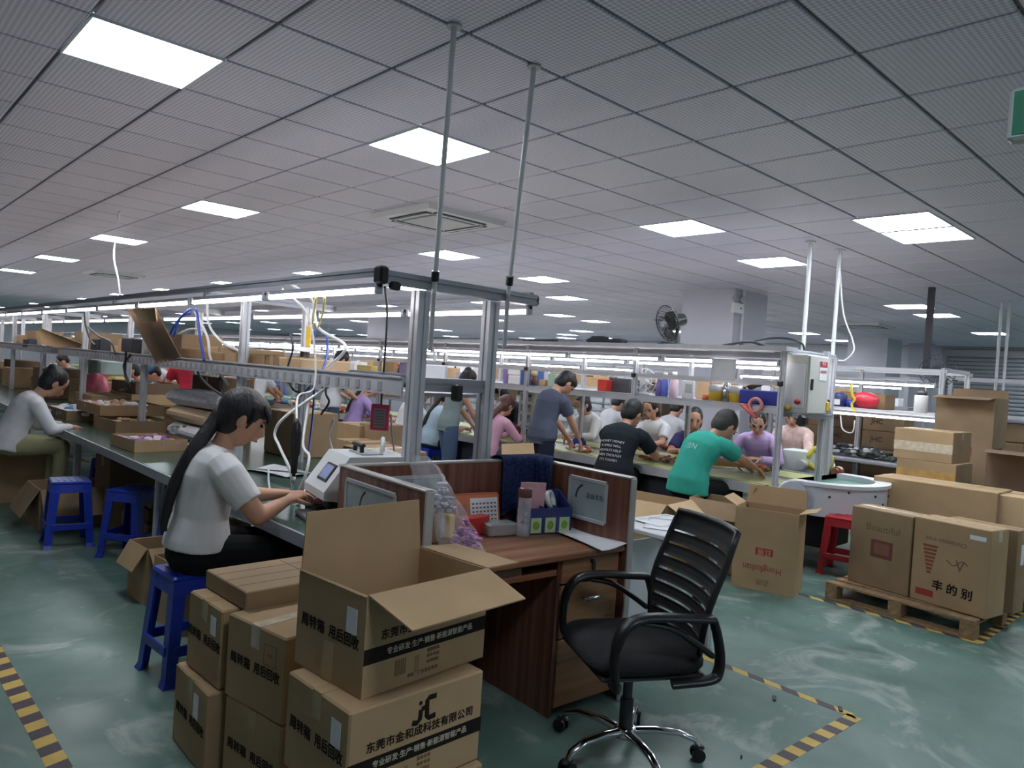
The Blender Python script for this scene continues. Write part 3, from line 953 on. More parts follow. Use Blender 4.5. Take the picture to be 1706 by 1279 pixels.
def carton(label, c, size, rz=0.0, m=None, open_=None, tape=True, seam='x', group=None, small=False, tapem=None, name='carton', dents=0.0, stickers=()):
    """c: centre of the base. size w (x), d (y), h. open_: angles (deg from upright, 0 = up, 90 = level, 130 = hanging) of flaps on sides -y, +x, +y, -x (None = absent)."""
    m = m or CARD
    w, d, h = size
    t = thing(name, label, 'box', c, rz, group)
    th = 0.006
    if open_ is None:
        MB().slab((0, 0, h / 2), (w, d, h), min(0.006, h / 5)).build('body', m, t)
        if tape and not small:
            tw = 0.05
            q = MB()
            if seam == 'x':
                q.box((0, 0, h + 0.0006), (w, tw, 0.0012))
                for s in (-1, 1): q.box((s * (w / 2 + 0.0006), 0, h - 0.04), (0.0012, tw, 0.08))
            else:
                q.box((0, 0, h + 0.0006), (tw, d, 0.0012))
                for s in (-1, 1): q.box((0, s * (d / 2 + 0.0006), h - 0.04), (tw, 0.0012, 0.08))
            q.build('tape', tapem or TAPE, t)
            q = MB()
            if seam == 'x': q.box((0, 0, h + 0.0002), (w - .01, 0.004, 0.001))
            else: q.box((0, 0, h + 0.0002), (0.004, d - .01, 0.001))
            q.build('flap_seam', INKF, t)
    else:
        q = MB()
        q.box((0, -d / 2 + th / 2, h / 2), (w, th, h)); q.box((0, d / 2 - th / 2, h / 2), (w, th, h))
        q.box((-w / 2 + th / 2, 0, h / 2), (th, d - 2 * th, h)); q.box((w / 2 - th / 2, 0, h / 2), (th, d - 2 * th, h))
        q.box((0, 0, th / 2), (w - 2 * th, d - 2 * th, th))
        q.build('body', m, t)
        for k, a in enumerate(open_):
            if a is None: continue
            W_ = w if k in (0, 2) else d
            off = d / 2 if k in (0, 2) else w / 2
            dep = min(w, d) / 2
            if isinstance(a, tuple): a, dep = a
            M = Matrix.Rotation(k * PI / 2, 4, 'Z') @ Matrix.Translation((0, -off + 0.001, h))
            flap_mb(W_ - 0.008, dep, math.radians(a), M).build('flap', m, t)
    for (side, u, v, sw, sh, sm) in stickers:      # side: 0 -y, 1 +x, 2 +y, 3 -x, 4 top
        if side == 4: M = Matrix.Translation((u, v, h))
        else:
            off = d / 2 if side in (0, 2) else w / 2
            M = Matrix.Rotation(side * PI / 2, 4, 'Z') @ face((u, -off, v), (1, 0, 0), (0, 0, 1))
        MB().box((0, 0, 0.0007), (sw, sh, 0.0014), 0, M).build('label_sticker', sm, t)
    return t


def on_face(t, size, side, u, v, lift=0.0006):
    w, d, h = size
    off = d / 2 if side in (0, 2) else w / 2
    return Matrix.Rotation(side * PI / 2, 4, 'Z') @ face((u, -off - lift, v), (1, 0, 0), (0, 0, 1))


def patch(t, size, side, u, v, w, h, m, name='print', lift=0.0004):
    return MB().box((0, 0, lift), (w, h, 0.0006), 0, on_face(t, size, side, u, v, 0)).build(name, m, t)


def tray(label, c, size, rz=0.0, m=None, fill=None, group=None, n=26, fr=0.03, fillname='filling'):
    m = m or CARD
    w, d, h = size; th = 0.006
    t = thing('cardboard_tray', label, 'tray', c, rz, group)
    q = MB()
    q.box((0, -d / 2 + th / 2, h / 2), (w, th, h)); q.box((0, d / 2 - th / 2, h / 2), (w, th, h))
    q.box((-w / 2 + th / 2, 0, h / 2), (th, d - 2 * th, h)); q.box((w / 2 - th / 2, 0, h / 2), (th, d - 2 * th, h))
    q.box((0, 0, th / 2), (w - 2 * th, d - 2 * th, th))
    q.build('body', m, t)
    if fill:
        heap(fillname, t, (0, 0, h * 0.45), (w / 2 - 0.035, d / 2 - 0.035, h * 0.8), fill, int(n * 1.6), fr)
    return t


def heap(name, parent, c, r, mats, n=30, fr=0.03, loc=None):
    """a heap of small parts that nobody could count: one mesh per colour, kind = stuff"""
    for k, m in enumerate(mats):
        q = MB()
        for _ in range(max(3, n // len(mats))):
            x, y = random.uniform(-1, 1), random.uniform(-1, 1)
            z = random.random() * max(0.1, 1 - 0.7 * max(abs(x), abs(y)))
            M = Matrix.Rotation(random.random() * 6, 4, 'Z') @ Matrix.Rotation(random.uniform(-.7, .7), 4, 'X')
            s = fr * random.uniform(0.7, 1.3)
            p = (c[0] + x * r[0], c[1] + y * r[1], c[2] + z * r[2])
            if random.random() < 0.5: q.ball(p, (s, s * 0.7, s * 0.55), 7, 5, M)
            else: q.slab(p, (s * 1.8, s * 1.2, s * 0.6), s * 0.15, random.random() * 3)
        o = q.build(name, m, parent)
        o['kind'] = 'stuff'
        if not parent and loc: o.location = loc
    return o
# ------------------------------------------------------------------ people
def remesh(mb, name, voxel, smooth=3, m=None):
    me = mb.mesh(name + '_raw')
    o = D.objects.new('raw', me); COL.objects.link(o)
    r = o.modifiers.new('r', 'REMESH'); r.mode = 'VOXEL'; r.voxel_size = voxel; r.use_smooth_shade = True
    s = o.modifiers.new('s', 'SMOOTH'); s.iterations = smooth; s.factor = 0.5
    dg = bpy.context.evaluated_depsgraph_get()
    out = D.meshes.new_from_object(o.evaluated_get(dg))
    out.name = name
    D.objects.remove(o); D.meshes.remove(me)
    out.materials.clear()
    return out


def ik(a, b, l1, l2, pole):
    a, b = Vector(a), Vector(b); d = b - a; L = min(d.length, (l1 + l2) * 0.999); d.normalize()
    x = (l1 * l1 - l2 * l2 + L * L) / (2 * L)
    h = math.sqrt(max(0, l1 * l1 - x * x))
    p = Vector(pole); p = (p - d * p.dot(d)).normalized()
    return a + d * x + p * h, a + d * L


def hand_mb(wrist, fdir, side, s, curl=0.5, palm_n=(0, 0, -1), r=0.0085):
    """palm mesh (to be fused with the body) and five finger tubes"""
    w = Vector(wrist); f = Vector(fdir).normalized(); n = Vector(palm_n); n = (n - f * n.dot(f)).normalized()
    lat = f.cross(n) * side                       # toward the thumb
    palm = MB().loft([(w - f * 0.01 * s, 0.026 * s, 0.019 * s, lat), (w + f * 0.03 * s, 0.036 * s, 0.016 * s, lat), (w + f * 0.075 * s, 0.041 * s, 0.015 * s, lat), (w + f * 0.092 * s, 0.036 * s, 0.011 * s, lat)], 12)
    fg = MB()
    for k, (o, l) in enumerate(((0.030, 0.068), (0.010, 0.076), (-0.010, 0.071), (-0.029, 0.055))):
        p = w + f * 0.075 * s + lat * o * s
        spread = lat * (o * 0.25)
        d = f + spread; pts = [p]; a = 0.0
        for seg, q in ((0.02, 0), (0.48, 1), (0.30, 1), (0.22, 1)):
            a += curl * (0.25 if seg == 0.02 else 0.62)
            dd = (d.normalized() * math.cos(a) + n * math.sin(a))
            p = p + dd * (l * seg * s + (0.018 * s if seg == 0.02 else 0)); pts.append(p)
        rr = r * s * (0.9 if k == 3 else 1)
        fg.loft([(pts[0], rr, rr), (pts[1], rr, rr), (pts[2], rr * .95, rr * .95), (pts[3], rr * .88, rr * .88), (pts[4], rr * .6, rr * .6)], 8)
    p = w + f * 0.022 * s + lat * 0.028 * s
    d1 = (f * 0.62 + lat * 0.75 + n * 0.3).normalized(); d2 = (f * 0.9 + lat * 0.2 + n * 0.45).normalized()
    p1 = p + d1 * 0.04 * s; p2 = p1 + (d1 + d2).normalized() * 0.03 * s; p3 = p2 + d2 * 0.024 * s
    fg.loft([(p, r * 1.35 * s, r * 1.35 * s), (p1, r * 1.2 * s, r * 1.2 * s), (p2, r * 1.05 * s, r * 1.05 * s), (p3, r * .65 * s, r * .65 * s)], 8)
    return palm, fg


def person(label, loc, yaw, pose='sit', s=1.0, lean=20, headp=35, headt=0, hands=((0.48, 0.12, 0.78), (0.48, -0.12, 0.78)), shirt=None, sleeve='short', pants=None, shoes=None,
           hair='short', hairm=None, skin=None, seat=0.5, voxel=0.014, bulk=1.0, curl=0.5, wide=False, apron=None, slump=0.5, legs_fwd=0.40, handdir=None, group=None, hem=None, tummy=0.0):
    skin = skin or SKIN; hairm = hairm or HAIR
    shirt = shirt or cloth('white', (214, 214, 218)); pants = pants or cloth('black', (28, 28, 32)); shoes = shoes or DARKP
    t = thing('person', label, 'person', loc, yaw, group)
    hz = seat + 0.085 * s if pose == 'sit' else 0.90 * s
    P = Vector((0, 0, hz))
    Lr = math.radians(lean)

    def ang(q): return Lr * (1 - slump + 2 * slump * max(0.0, q) / 0.5)
    cache = {}

    def sp(q):                                     # point on the spine q metres above the pelvis
        if q <= 0: return P + Vector((math.sin(ang(0)) * q * s, 0, math.cos(ang(0)) * q * s))
        p = P.copy(); n = 12
        for i in range(n):
            a = ang(q * (i + .5) / n); p += Vector((math.sin(a), 0, math.cos(a))) * (q * s / n)
        return p
    yv = (0, 1, 0)
    prof = [(-.09, .125, .085), (-.03, .168, .115), (.06, .160, .112), (.16, .142, .100), (.25, .146, .103), (.34, .164, .112), (.41, .172, .100), (.45, .150, .082), (.485, .075, .062)]
    prof = [(q, a * s * bulk, b_ * s * bulk) for q, a, b_ in prof]
    B = MB()
    B.loft([(sp(q), a, b_, yv) for q, a, b_ in prof], 18)
    nk = sp(0.47)
    na = ang(0.5) * 0.75 + math.radians(8)
    nd = Vector((math.sin(na), 0, math.cos(na)))
    nt_ = nk + nd * 0.10 * s
    B.loft([(nk - nd * 0.03, .06 * s, .056 * s), (nk + nd * .04 * s, .05 * s, .05 * s), (nt_ + nd * 0.03, .05 * s, .05 * s)], 12)
    # head frame
    R = Matrix.Rotation(math.radians(headt), 4, 'Z') @ Matrix.Rotation(math.radians(headp), 4, 'Y')
    hc = nt_ + R @ Vector((0.028, 0, 0.085)) * s
    s0 = s; s = s * 1.1
    HM = Matrix.Translation(hc) @ R @ Matrix.Scale(s, 4)
    hp = lambda x, y, z: HM @ Vector((x, y, z))
    hy = (HM.to_3x3() @ Vector((0, 1, 0)))
    B.loft([(hp(.030, 0, -.122), .022 * s, .026 * s, hy), (hp(.022, 0, -.105), .045 * s, .052 * s, hy), (hp(.008, 0, -.07), .060 * s, .075 * s, hy), (hp(0, 0, -.02), .072 * s, .090 * s, hy),
            (hp(-.004, 0, .03), .076 * s, .096 * s, hy), (hp(-.008, 0, .075), .066 * s, .083 * s, hy), (hp(-.01, 0, .105), .040 * s, .052 * s, hy), (hp(-.01, 0, .117), .012 * s, .014 * s, hy)], 16)
    B.loft([(hp(.082, 0, .012), .008 * s, .008 * s), (hp(.097, 0, -.018), .012 * s, .011 * s), (hp(.104, 0, -.034), .015 * s, .012 * s), (hp(.088, 0, -.046), .014 * s, .010 * s)], 8)   # nose
    B.ball(hp(.085, 0, -.066), (.014 * s, .022 * s, .010 * s), 8, 6, R.to_4x4())          # lips area
    for sd in (-1, 1):
        B.ball(hp(-.006, sd * .078, -.008), (.020 * s, .010 * s, .032 * s), 8, 6, R @ Matrix.Rotation(sd * 0.3, 4, 'Z'))
    s = s0
    # arms
    sh_l = [sp(0.415) + Vector((0, sd * 0.165 * s * bulk, 0)) for sd in (1, -1)]
    arms = []
    palms = MB(); F = MB()
    for i, sd in enumerate((1, -1)):
        a = sh_l[i]; hd = Vector(hands[i])
        el, wr = ik(a, hd, 0.275 * s, 0.245 * s, (-0.25, sd * 0.75, -0.65))
        arms.append((a, el, wr))
        B.loft([(a + Vector((0, -sd * .03, 0)), .055 * s * bulk, .055 * s * bulk), (a.lerp(el, .3), .050 * s * bulk, .050 * s * bulk), (a.lerp(el, .9), .041 * s * bulk, .041 * s * bulk), (el, .039 * s, .039 * s)], 12)
        B.loft([(el, .039 * s, .039 * s), (el.lerp(wr, .3), .041 * s, .041 * s), (el.lerp(wr, .8), .029 * s, .027 * s), (wr, .026 * s, .022 * s)], 12)
        B.ball(el, .040 * s, 10, 7)
        fd = (wr - el).normalized()
        if handdir: fd = (fd + Vector(handdir[i])).normalized()
        pm, fg = hand_mb(wr, fd, sd, s, curl, (0, -sd * 0.35, -1))
        B.v, nB = B.v, len(B.v)
        B.add(pm.v, pm.f, None, True)
        F.add(fg.v, fg.f, None, True)
    # legs
    legs = []
    for sd in (1, -1):
        h0 = P + Vector((0, sd * .085 * s, -.01))
        if pose == 'sit':
            k = P + Vector((legs_fwd * s, sd * .12 * s, -.02 * s)); an = Vector((legs_fwd * s - .03, sd * .13 * s, .085))
            if k.z - an.z > .43 * s: pass
        else:
            k = Vector((.03 + (0.05 if sd > 0 else -.03), sd * .095 * s, .49 * s)); an = Vector((-.01 + (0.06 if sd > 0 else -.06), sd * .10 * s, .085))
        legs.append((h0, k, an))
        B.loft([(h0, .085 * s, .085 * s), (h0.lerp(k, .4), .076 * s, .076 * s), (k, .052 * s, .052 * s)], 12)
        B.loft([(k, .052 * s, .052 * s), (k.lerp(an, .3), .052 * s, .054 * s), (an, .036 * s, .036 * s)], 12)
        B.ball(k, .053 * s, 10, 7)
        B.loft([(an + Vector((-.04, 0, -.03)), .03, .03), (an + Vector((.06, 0, -.05)), .034, .026), (an + Vector((.14, 0, -.065)), .028, .014)], 10)
    me = remesh(B, 'body', voxel, 3)
    # fingers stay separate: joined after the fusing
    bm = bmesh.new(); bm.from_mesh(me)
    fm_ = F.mesh('f'); bm.from_mesh(fm_); bm.to_mesh(me); bm.free(); D.meshes.remove(fm_)
    me.polygons.foreach_set('use_smooth', [True] * len(me.polygons))
    put('body', me, skin, t)
    # shirt
    g = 0.013 * s
    S = MB()
    q0 = hem if hem is not None else (-0.05 if pose == 'sit' else -0.10)
    rings = [(q, a + g + (0.012 if q < 0.1 else 0.004), b_ + g + (0.012 if q < 0.1 else 0.002)) for q, a, b_ in prof if q > q0 and q < .47]
    rings = [(q0, prof[1][1] + g + .012, prof[1][2] + g + .012)] + rings + [(.478, .095 * s, .078 * s), (.492, .070 * s, .066 * s)]
    S.loft([(sp(q), a, b_, yv) for q, a, b_ in rings], 22)
    for i, sd in enumerate((1, -1)):
        a, el, wr = arms[i]
        if sleeve == 'none':
            continue
        if sleeve == 'short':
            S.loft([(a + Vector((0, -sd * .05, .0)), .070 * s * bulk, .070 * s * bulk), (a.lerp(el, .15), .070 * s * bulk, .070 * s * bulk), (a.lerp(el, .72), .064 * s * bulk, .066 * s * bulk)], 14)
        else:
            S.loft([(a + Vector((0, -sd * .05, .0)), .070 * s * bulk, .070 * s * bulk), (a.lerp(el, .14), .070 * s * bulk, .070 * s * bulk), (a.lerp(el, .5), .061 * s, .061 * s), (el, .054 * s, .054 * s)], 14)
            S.ball(el, .054 * s, 12, 8)
            S.loft([(el, .054 * s, .054 * s), (el.lerp(wr, .9), .040 * s, .040 * s)], 14)
    put('shirt', remesh(S, 'shirt', voxel * 0.9, 2), shirt, t)
    # trousers
    T = MB()
    T.loft([(sp(q), a + g * .7, b_ + g * .7, yv) for q, a, b_ in prof if q < .08], 20)
    w = 1.35 if wide else 1.0
    for h0, k, an in legs:
        T.loft([(h0, .098 * s, .098 * s), (h0.lerp(k, .5), .088 * s * (1 + (w - 1) * .3), .088 * s * (1 + (w - 1) * .3)), (k, .068 * s * w, .068 * s * w)], 14)
        T.ball(k, .067 * s * w, 12, 8)
        T.loft([(k, .066 * s * w, .066 * s * w), (k.lerp(an, .97), .054 * s * w * (1.15 if wide else 1), .054 * s * w * (1.15 if wide else 1))], 14)
    put('trousers', remesh(T, 'trousers', voxel, 2), pants, t)
    for h0, k, an in legs:
        MB().loft([(an + Vector((-.075, 0, -.045)), .022, .026, yv), (an + Vector((-.05, 0, -.035)), .038, .04, yv), (an + Vector((.03, 0, -.04)), .042, .042, yv), (an + Vector((.11, 0, -.055)), .045, .028, yv), (an + Vector((.175, 0, -.062)), .028, .018, yv)], 12).build('shoe', shoes, t)
    # face
    s = s0 * 1.1
    for sd in (-1, 1):
        MB().ball(hp(.081, sd * .031, .004), (.010 * s, .013 * s, .007 * s), 8, 6, R.to_4x4()).build('eye', EYE, t)
        MB().ball(hp(.084, sd * .032, .022), (.007 * s, .018 * s, .0035 * s), 8, 5, R.to_4x4()).build('eyebrow', hairm, t)
    MB().ball(hp(.094, 0, -.067), (.007 * s, .020 * s, .006 * s), 8, 5, R.to_4x4()).build('mouth', LIPS, t)
    # hair
    Hh = MB()
    Hm = lambda c, r_: Hh.ball(hp(*c), tuple(v * s for v in r_), 16, 12, R.to_4x4())
    Hm((-.020, 0, .028), (.103, .086, .103))
    Hm((-.045, 0, -.01), (.070, .080, .085))
    if hair in ('bun', 'tail', 'long', 'bob'):
        Hm((-.030, 0, -.02), (.082, .084, .090))
    if hair == 'bun':
        Hm((-.085, 0, .085), (.045, .045, .042))
    if hair == 'tail':
        back = sp(0.16) + Vector((-.145 * s0, 0.02, 0))
        p = [hp(-.07, 0, -.01), hp(-.115, 0, -.04), hp(-.115, 0, -.10).lerp(sp(.40) + Vector((-.12, .02, 0)), .5), sp(.32) + Vector((-.142 * s0, .02, 0)), back]
        P_ = spline(p, 5); n = len(P_)
        Hh.loft([(v, (.024 + .014 * math.sin(PI * min(1, .2 + i / n))) * s0 * (1 if i < n - 2 else .5), (.020 + .010 * math.sin(PI * i / n)) * s0 * (1 if i < n - 2 else .5), yv) for i, v in enumerate(P_)], 10)
    if hair == 'long':
        b0 = hp(-.06, 0, -.02); b1 = sp(0.36) + Vector((-.125 * s, 0, 0)); b2 = sp(0.12) + Vector((-.15 * s, 0, 0))
        P_ = spline([b0, b0.lerp(b1, .5) + Vector((-.03, 0, 0)), b1, b2], 5); n = len(P_)
        Hh.loft([(v, (.075 - .02 * i / n) * s, (.05 - .015 * i / n) * s, yv) for i, v in enumerate(P_)], 12)
    if hair == 'bob':
        Hm((-.03, 0, -.06), (.075, .082, .07))
    if hair == 'fringe':
        Hm((.01, 0, .058), (.088, .080, .060)); Hm((-.04, 0, -.03), (.070, .080, .075))
    if hair == 'hood':
        pass
    put('hair', remesh(Hh, 'hair', 0.010 if voxel < .012 else .013, 2), hairm, t)
    s = s0
    if hair == 'cap':
        Hc = MB(); Hc.ball(hp(-.012, 0, .05), (.108 * s, .092 * s, .088 * s), 16, 10, R.to_4x4())
        Hc.loft([(hp(.06, 0, .055), .08 * s, .010 * s, hy), (hp(.13, 0, .045), .06 * s, .008 * s, hy)], 12)
        Hc.build('cap', apron or cloth('cap_blue', (60, 90, 120)), t)
    return t, dict(hp=hp, sp=sp, arms=arms, s=s, R=R)
# ------------------------------------------------------------------ wooden desk
dk = thing('office_desk', 'walnut laminate cubicle desk with low partition panels on three sides', 'desk', (1.69, 2.215, 0), math.radians(-3.6))
DW, DD, RIM = 1.17, 0.70, 1.075
EDGE = mat('panel_edge_metal', (176, 172, 168), 0.35, metal=0.4)
th = 0.034


def panel_part(nm, c, d):
    o = MB().slab(c, d, 0.003).build(nm, WOOD, dk)
    q = MB()
    if d[0] > d[1]: q.slab((c[0], c[1], RIM), (d[0] + .01, d[1] + 0.006, 0.014), 0.004)
    else:
        q.slab((c[0], c[1], RIM), (d[0] + .006, d[1] + .01, 0.014), 0.004)
        q.slab((c[0], c[1] - d[1] / 2 - .004, RIM / 2), (d[0] + .006, 0.012, RIM), 0.004)
    q.build('edge_strip', EDGE, o)
    return o


panel_part('left_panel', (0, DD / 2, RIM / 2), (th, DD, RIM - 0.01))
panel_part('right_panel', (DW, DD / 2, RIM / 2), (th, DD, RIM - 0.01))
panel_part('back_panel', (DW / 2, DD, RIM / 2), (DW + th, th, RIM - 0.01))
MB().slab((DW / 2, DD / 2 - 0.01, 0.735), (DW - th, DD - th, 0.03), 0.006).build('desk_top', WOODT, dk)
MB().box((DW / 2, 0.055, 0.66), (DW - .4 - th, 0.02, 0.025)).build('tray_lip', WOODT, dk)
MB().box((0.33, 0.07, 0.69), (0.42, 0.03, 0.055)).build('tray_front', CARDD, dk)
MB().box((DW / 2 - .18, 0.3, 0.65), (DW - .42 - th, 0.48, 0.012)).build('keyboard_tray', WOOD, dk)
MB().box((DW - 0.42, DD / 2, 0.36), (0.018, DD - 0.08, 0.72)).build('inner_panel', WOOD, dk)
MB().box((DW / 2 - .2, DD - 0.06, 0.36), (DW - .45, 0.018, 0.7)).build('modesty_panel', WOOD, dk)
for k, (z0, z1) in enumerate(((0.605, 0.716), (0.355, 0.597), (0.04, 0.347))):
    o = MB().slab((DW - 0.215, 0.045, (z0 + z1) / 2), (0.375, 0.02, z1 - z0), 0.003).build('drawer', WOODD, dk)
    cx = DW - 0.215; z = (0.637, 0.525, 0.27)[k]
    MB().tube(spline([(cx - .045, 0.036, z), (cx - .04, 0.012, z), (cx + .04, 0.012, z), (cx + .045, 0.036, z)], 4), 0.006).slab((cx, 0.012, z), (0.085, 0.008, 0.018), 0.003).build('handle', CHROME, o, label='chrome handle')
    if k == 0:
        MB().cyl((cx, 0.04, z + 0.055), (cx, 0.026, z + 0.055), 0.011).slab((cx, 0.020, z + .035), (0.02, 0.006, 0.045), 0.002).build('lock', BLACKP, o, label='black lock with a key')
# framed notices on the panels
PIC = mat('picture_sheet', (150, 164, 166), 0.4, var=0.12, vs=5)


def notice(label, M, w, h):
    t = thing('framed_notice', label, 'notice', (0, 0, 0))
    t.matrix_world = M
    f = MB()
    for x, y, a, b_ in ((0, h / 2, w, .02), (0, -h / 2, w, .02), (w / 2, 0, .02, h), (-w / 2, 0, .02, h)): f.slab((x, y, .004), (a, b_, .009), .003)
    f.build('frame', GREYM, t); MB().box((0, 0, .002), (w - .01, h - .01, .004)).build('sheet', PIC, t)
    q = MB()
    q.loft([((-.01 + 0.07 * math.cos(a) * h / .2, 0.075 * math.sin(a) * h / .2, .0045), .006, .0006) for a in [PI * .62 + k * .12 for k in range(11)]], 6)
    q.build('print', mat('picture_ink', (50, 60, 66), 0.5), t)
    return t


DM = Matrix.Translation(dk.location) @ Matrix.Rotation(math.radians(-3.6), 4, 'Z')
nt1 = notice('framed grey notice on the inside of the right desk panel', DM @ face((DW - th / 2 - .001, 0.28, 0.925), (0, -1, 0), (0, 0, 1)), 0.26, 0.20)
notice('framed grey notice on the outside of the left desk panel', DM @ face((-th / 2 - .001, 0.42, 0.93), (0, -1, 0), (0, 0, 1)), 0.42, 0.19)
notice('pale framed notice on the back desk panel behind the calendar', DM @ face((0.38, DD - th / 2 - .001, 0.92), (1, 0, 0), (0, 0, 1)), 0.30, 0.18)
text('企业文化', 0.03, face((0.055, 0.02, .005), (1, 0, 0), (0, 1, 0)), mat('picture_ink', (50, 60, 66), 0.5), nt1, 'lettering')

# desk calendar
cal = thing('desk_calendar', 'orange desk calendar standing against the back panel', 'calendar', DM @ Vector((0.70, 0.585, 0.75)), math.radians(-8))
MB().box((0, 0, 0.085), (0.26, 0.006, 0.17), 0, Matrix.Rotation(math.radians(-12), 4, 'X')).build('board', mat('orange_card', (206, 120, 84), 0.6), cal)
MB().box((0, 0.07, 0.08), (0.26, 0.006, 0.17), 0, Matrix.Rotation(math.radians(8), 4, 'X')).build('rear_board', mat('orange_card', (206, 120, 84), 0.6), cal)
pg_ = MB().box((0.035, -0.005, 0.088), (0.165, 0.003, 0.13), 0, Matrix.Rotation(math.radians(-12), 4, 'X')).build('page', PAPER, cal)
q = MB()
for i in range(7):
    for j in range(5): q.box((-0.03 + i * .022, -0.0072, 0.045 + j * .02), (0.012, .001, 0.008), 0, Matrix.Rotation(math.radians(-12), 4, 'X'))
q.build('date_print', INKF, pg_, kind='stuff')
MB().box((-0.09, -0.005, 0.085), (0.045, 0.002, 0.08), 0, Matrix.Rotation(math.radians(-12), 4, 'X')).build('emblem', mat('emblem_tan', (170, 110, 90), 0.6), cal)
# small things on the desk
o = MB().slab((0, 0, 0.03), (0.16, 0.10, 0.06), 0.006).build('metal_box', mat('tin', (172, 172, 172), 0.3, metal=0.5), loc=DM @ Vector((0.72, 0.45, 0.75)), rz=math.radians(-12)); tag(o, 'small grey metal box in front of the orange calendar', 'box')
o = MB().slab((0, 0, 0.045), (0.17, 0.06, 0.09), 0.005).build('red_box', mat('red_card', (178, 44, 38), 0.5), loc=DM @ Vector((0.60, 0.50, 0.75)), rz=0.1); tag(o, 'red box lying under the orange calendar', 'box')
o = MB().slab((0, 0, 0.055), (0.04, 0.06, 0.11), 0.005).build('yellow_box', YELLOW, loc=DM @ Vector((0.45, 0.50, 0.75)), rz=0.1); tag(o, 'small yellow box beside the red box', 'box')
o = MB().slab((0, 0, 0.08), (0.09, 0.07, 0.16), 0.005).build('grey_box', GREYM, loc=DM @ Vector((0.38, 0.52, 0.75)), rz=0.1); tag(o, 'grey upright box partly behind the plastic bag', 'box')
bt = thing('water_bottle', 'clear glass bottle with a brown cap beside the blue organizer', 'bottle', DM @ Vector((0.80, 0.36, 0.75)))
MB().lathe([(0.03, 0), (0.033, 0.006), (0.033, 0.19), (0.03, 0.20)], n=18).build('glass', CLEAR, bt)
MB().lathe([(0.029, 0.008), (0.029, 0.06), (0, 0.06)], n=18).build('water', mat('water_pale', (190, 196, 196), 0.05, alpha=0.3), bt)
MB().lathe([(0.034, 0.195), (0.034, 0.235), (0.03, 0.24), (0, 0.24)], n=18).build('cap', mat('bottle_cap', (112, 70, 68), 0.3), bt)
og = thing('desk_organizer', 'blue plastic organizer with three labelled compartments', 'organizer', DM @ Vector((0.985, 0.42, 0.75)), math.radians(-16))
NAVY = mat('navy_plastic', (44, 56, 110), 0.35)
q = MB(); q.box((0, 0, 0.004), (0.25, 0.14, 0.008)); q.box((0, 0.067, 0.10), (0.25, 0.006, 0.20)); q.box((0, -0.067, 0.065), (0.25, 0.006, 0.13))
for x in (-.122, .122): q.add([(x - .003, -.07, 0), (x + .003, -.07, 0), (x + .003, .07, 0), (x - .003, .07, 0), (x - .003, -.07, .13), (x + .003, -.07, .13), (x + .003, .07, .2), (x - .003, .07, .2)], [(0, 3, 2, 1), (4, 5, 6, 7), (0, 1, 5, 4), (1, 2, 6, 5), (2, 3, 7, 6), (3, 0, 4, 7)])
for x in (-.041, .041): q.box((x, 0, .07), (.005, .13, .13))
q.build('body', NAVY, og)
for x in (-.082, 0, .082):
    o = MB().box((x, -.0715, 0.045), (.06, .003, .075)).build('label_card', mat('pale_green_card', (176, 196, 150), 0.5), og)
    MB().ball((x, -.0735, .045), (.018, .0015, .022), 10, 6).build('leaf_print', mat('leaf_green', (120, 160, 60), 0.5), o)
for k, (z, y) in enumerate([(zz, yy) for zz in (.03, .065, .1) for yy in (-.04, 0, .04)]):
    MB().ball((-.1255, y, z), (.001, .013, .012), 8, 6).build('side_hole', mat('pale_hole', (150, 150, 160), 0.6), og)
o = MB().lathe([(.026, -.012), (.05, -.012), (.05, .012), (.026, .012), (.026, -.012)], (0, 0, 0), 20).build('tape_roll', WHITEP, loc=DM @ Vector((1.03, 0.425, 0.905)), rz=0); o.rotation_euler = (1.2, 0.4, 0.3); tag(o, 'white tape roll resting in the blue organizer', 'tape roll')
sc = thing('scissors', 'black handled scissors standing in the organizer', 'scissors', DM @ Vector((0.98, 0.43, 0.80)))
for s in (-1, 1):
    MB().tube([(s * .02 + .022 * math.cos(a), 0, .115 + .022 * math.sin(a)) for a in [k * PI / 6 for k in range(13)]], .005).build('handle', BLACKP, sc)
    MB().box((s * .006, 0, .05), (.012, .003, .10)).build('blade', CHROME, sc)
bk = MB().box((0, 0, .115), (.006, .13, .23)).build('pink_booklet', mat('pink_paper', (206, 160, 166), 0.6, var=.1, vs=12), loc=DM @ Vector((0.91, 0.44, 0.775))); bk.rotation_euler = (0, math.radians(-8), math.radians(60)); tag(bk, 'pink printed booklet standing in the organizer', 'booklet')
PQ = [G(918, 884, .752), G(1003, 920, .752), G(966, 872, .752), G(1047, 908, .752)]
pp = MB().sheet(lambda u, v: PQ[0].lerp(PQ[1], u).lerp(PQ[2].lerp(PQ[3], u), v) + Vector((0, 0, .006 + .004 * math.sin(v * 5 + u * 3))), 10, 8, .0015).build('paper_sheets', PAPER); tag(pp, 'white paper sheets lying on the right front of the desk', 'paper')
bks = thing('stacked_booklets', 'small stack of booklets by the left desk panel', 'booklet', DM @ Vector((0.13, 0.20, 0.75)), 0.1)
for k in range(3): MB().slab((0.004 * k, .003 * k, .008 + .016 * k), (.15, .21, .015), .002, .04 * k).build('booklet', [PAPER, GREYM, mat('dark_cover', (80, 70, 70), 0.5)][k], bks)
# towel over the back and right panels
TW = mat('navy_knit', (40, 50, 84), 0.95, var=0.35, vs=60, bump=0.6, spec=0.1)


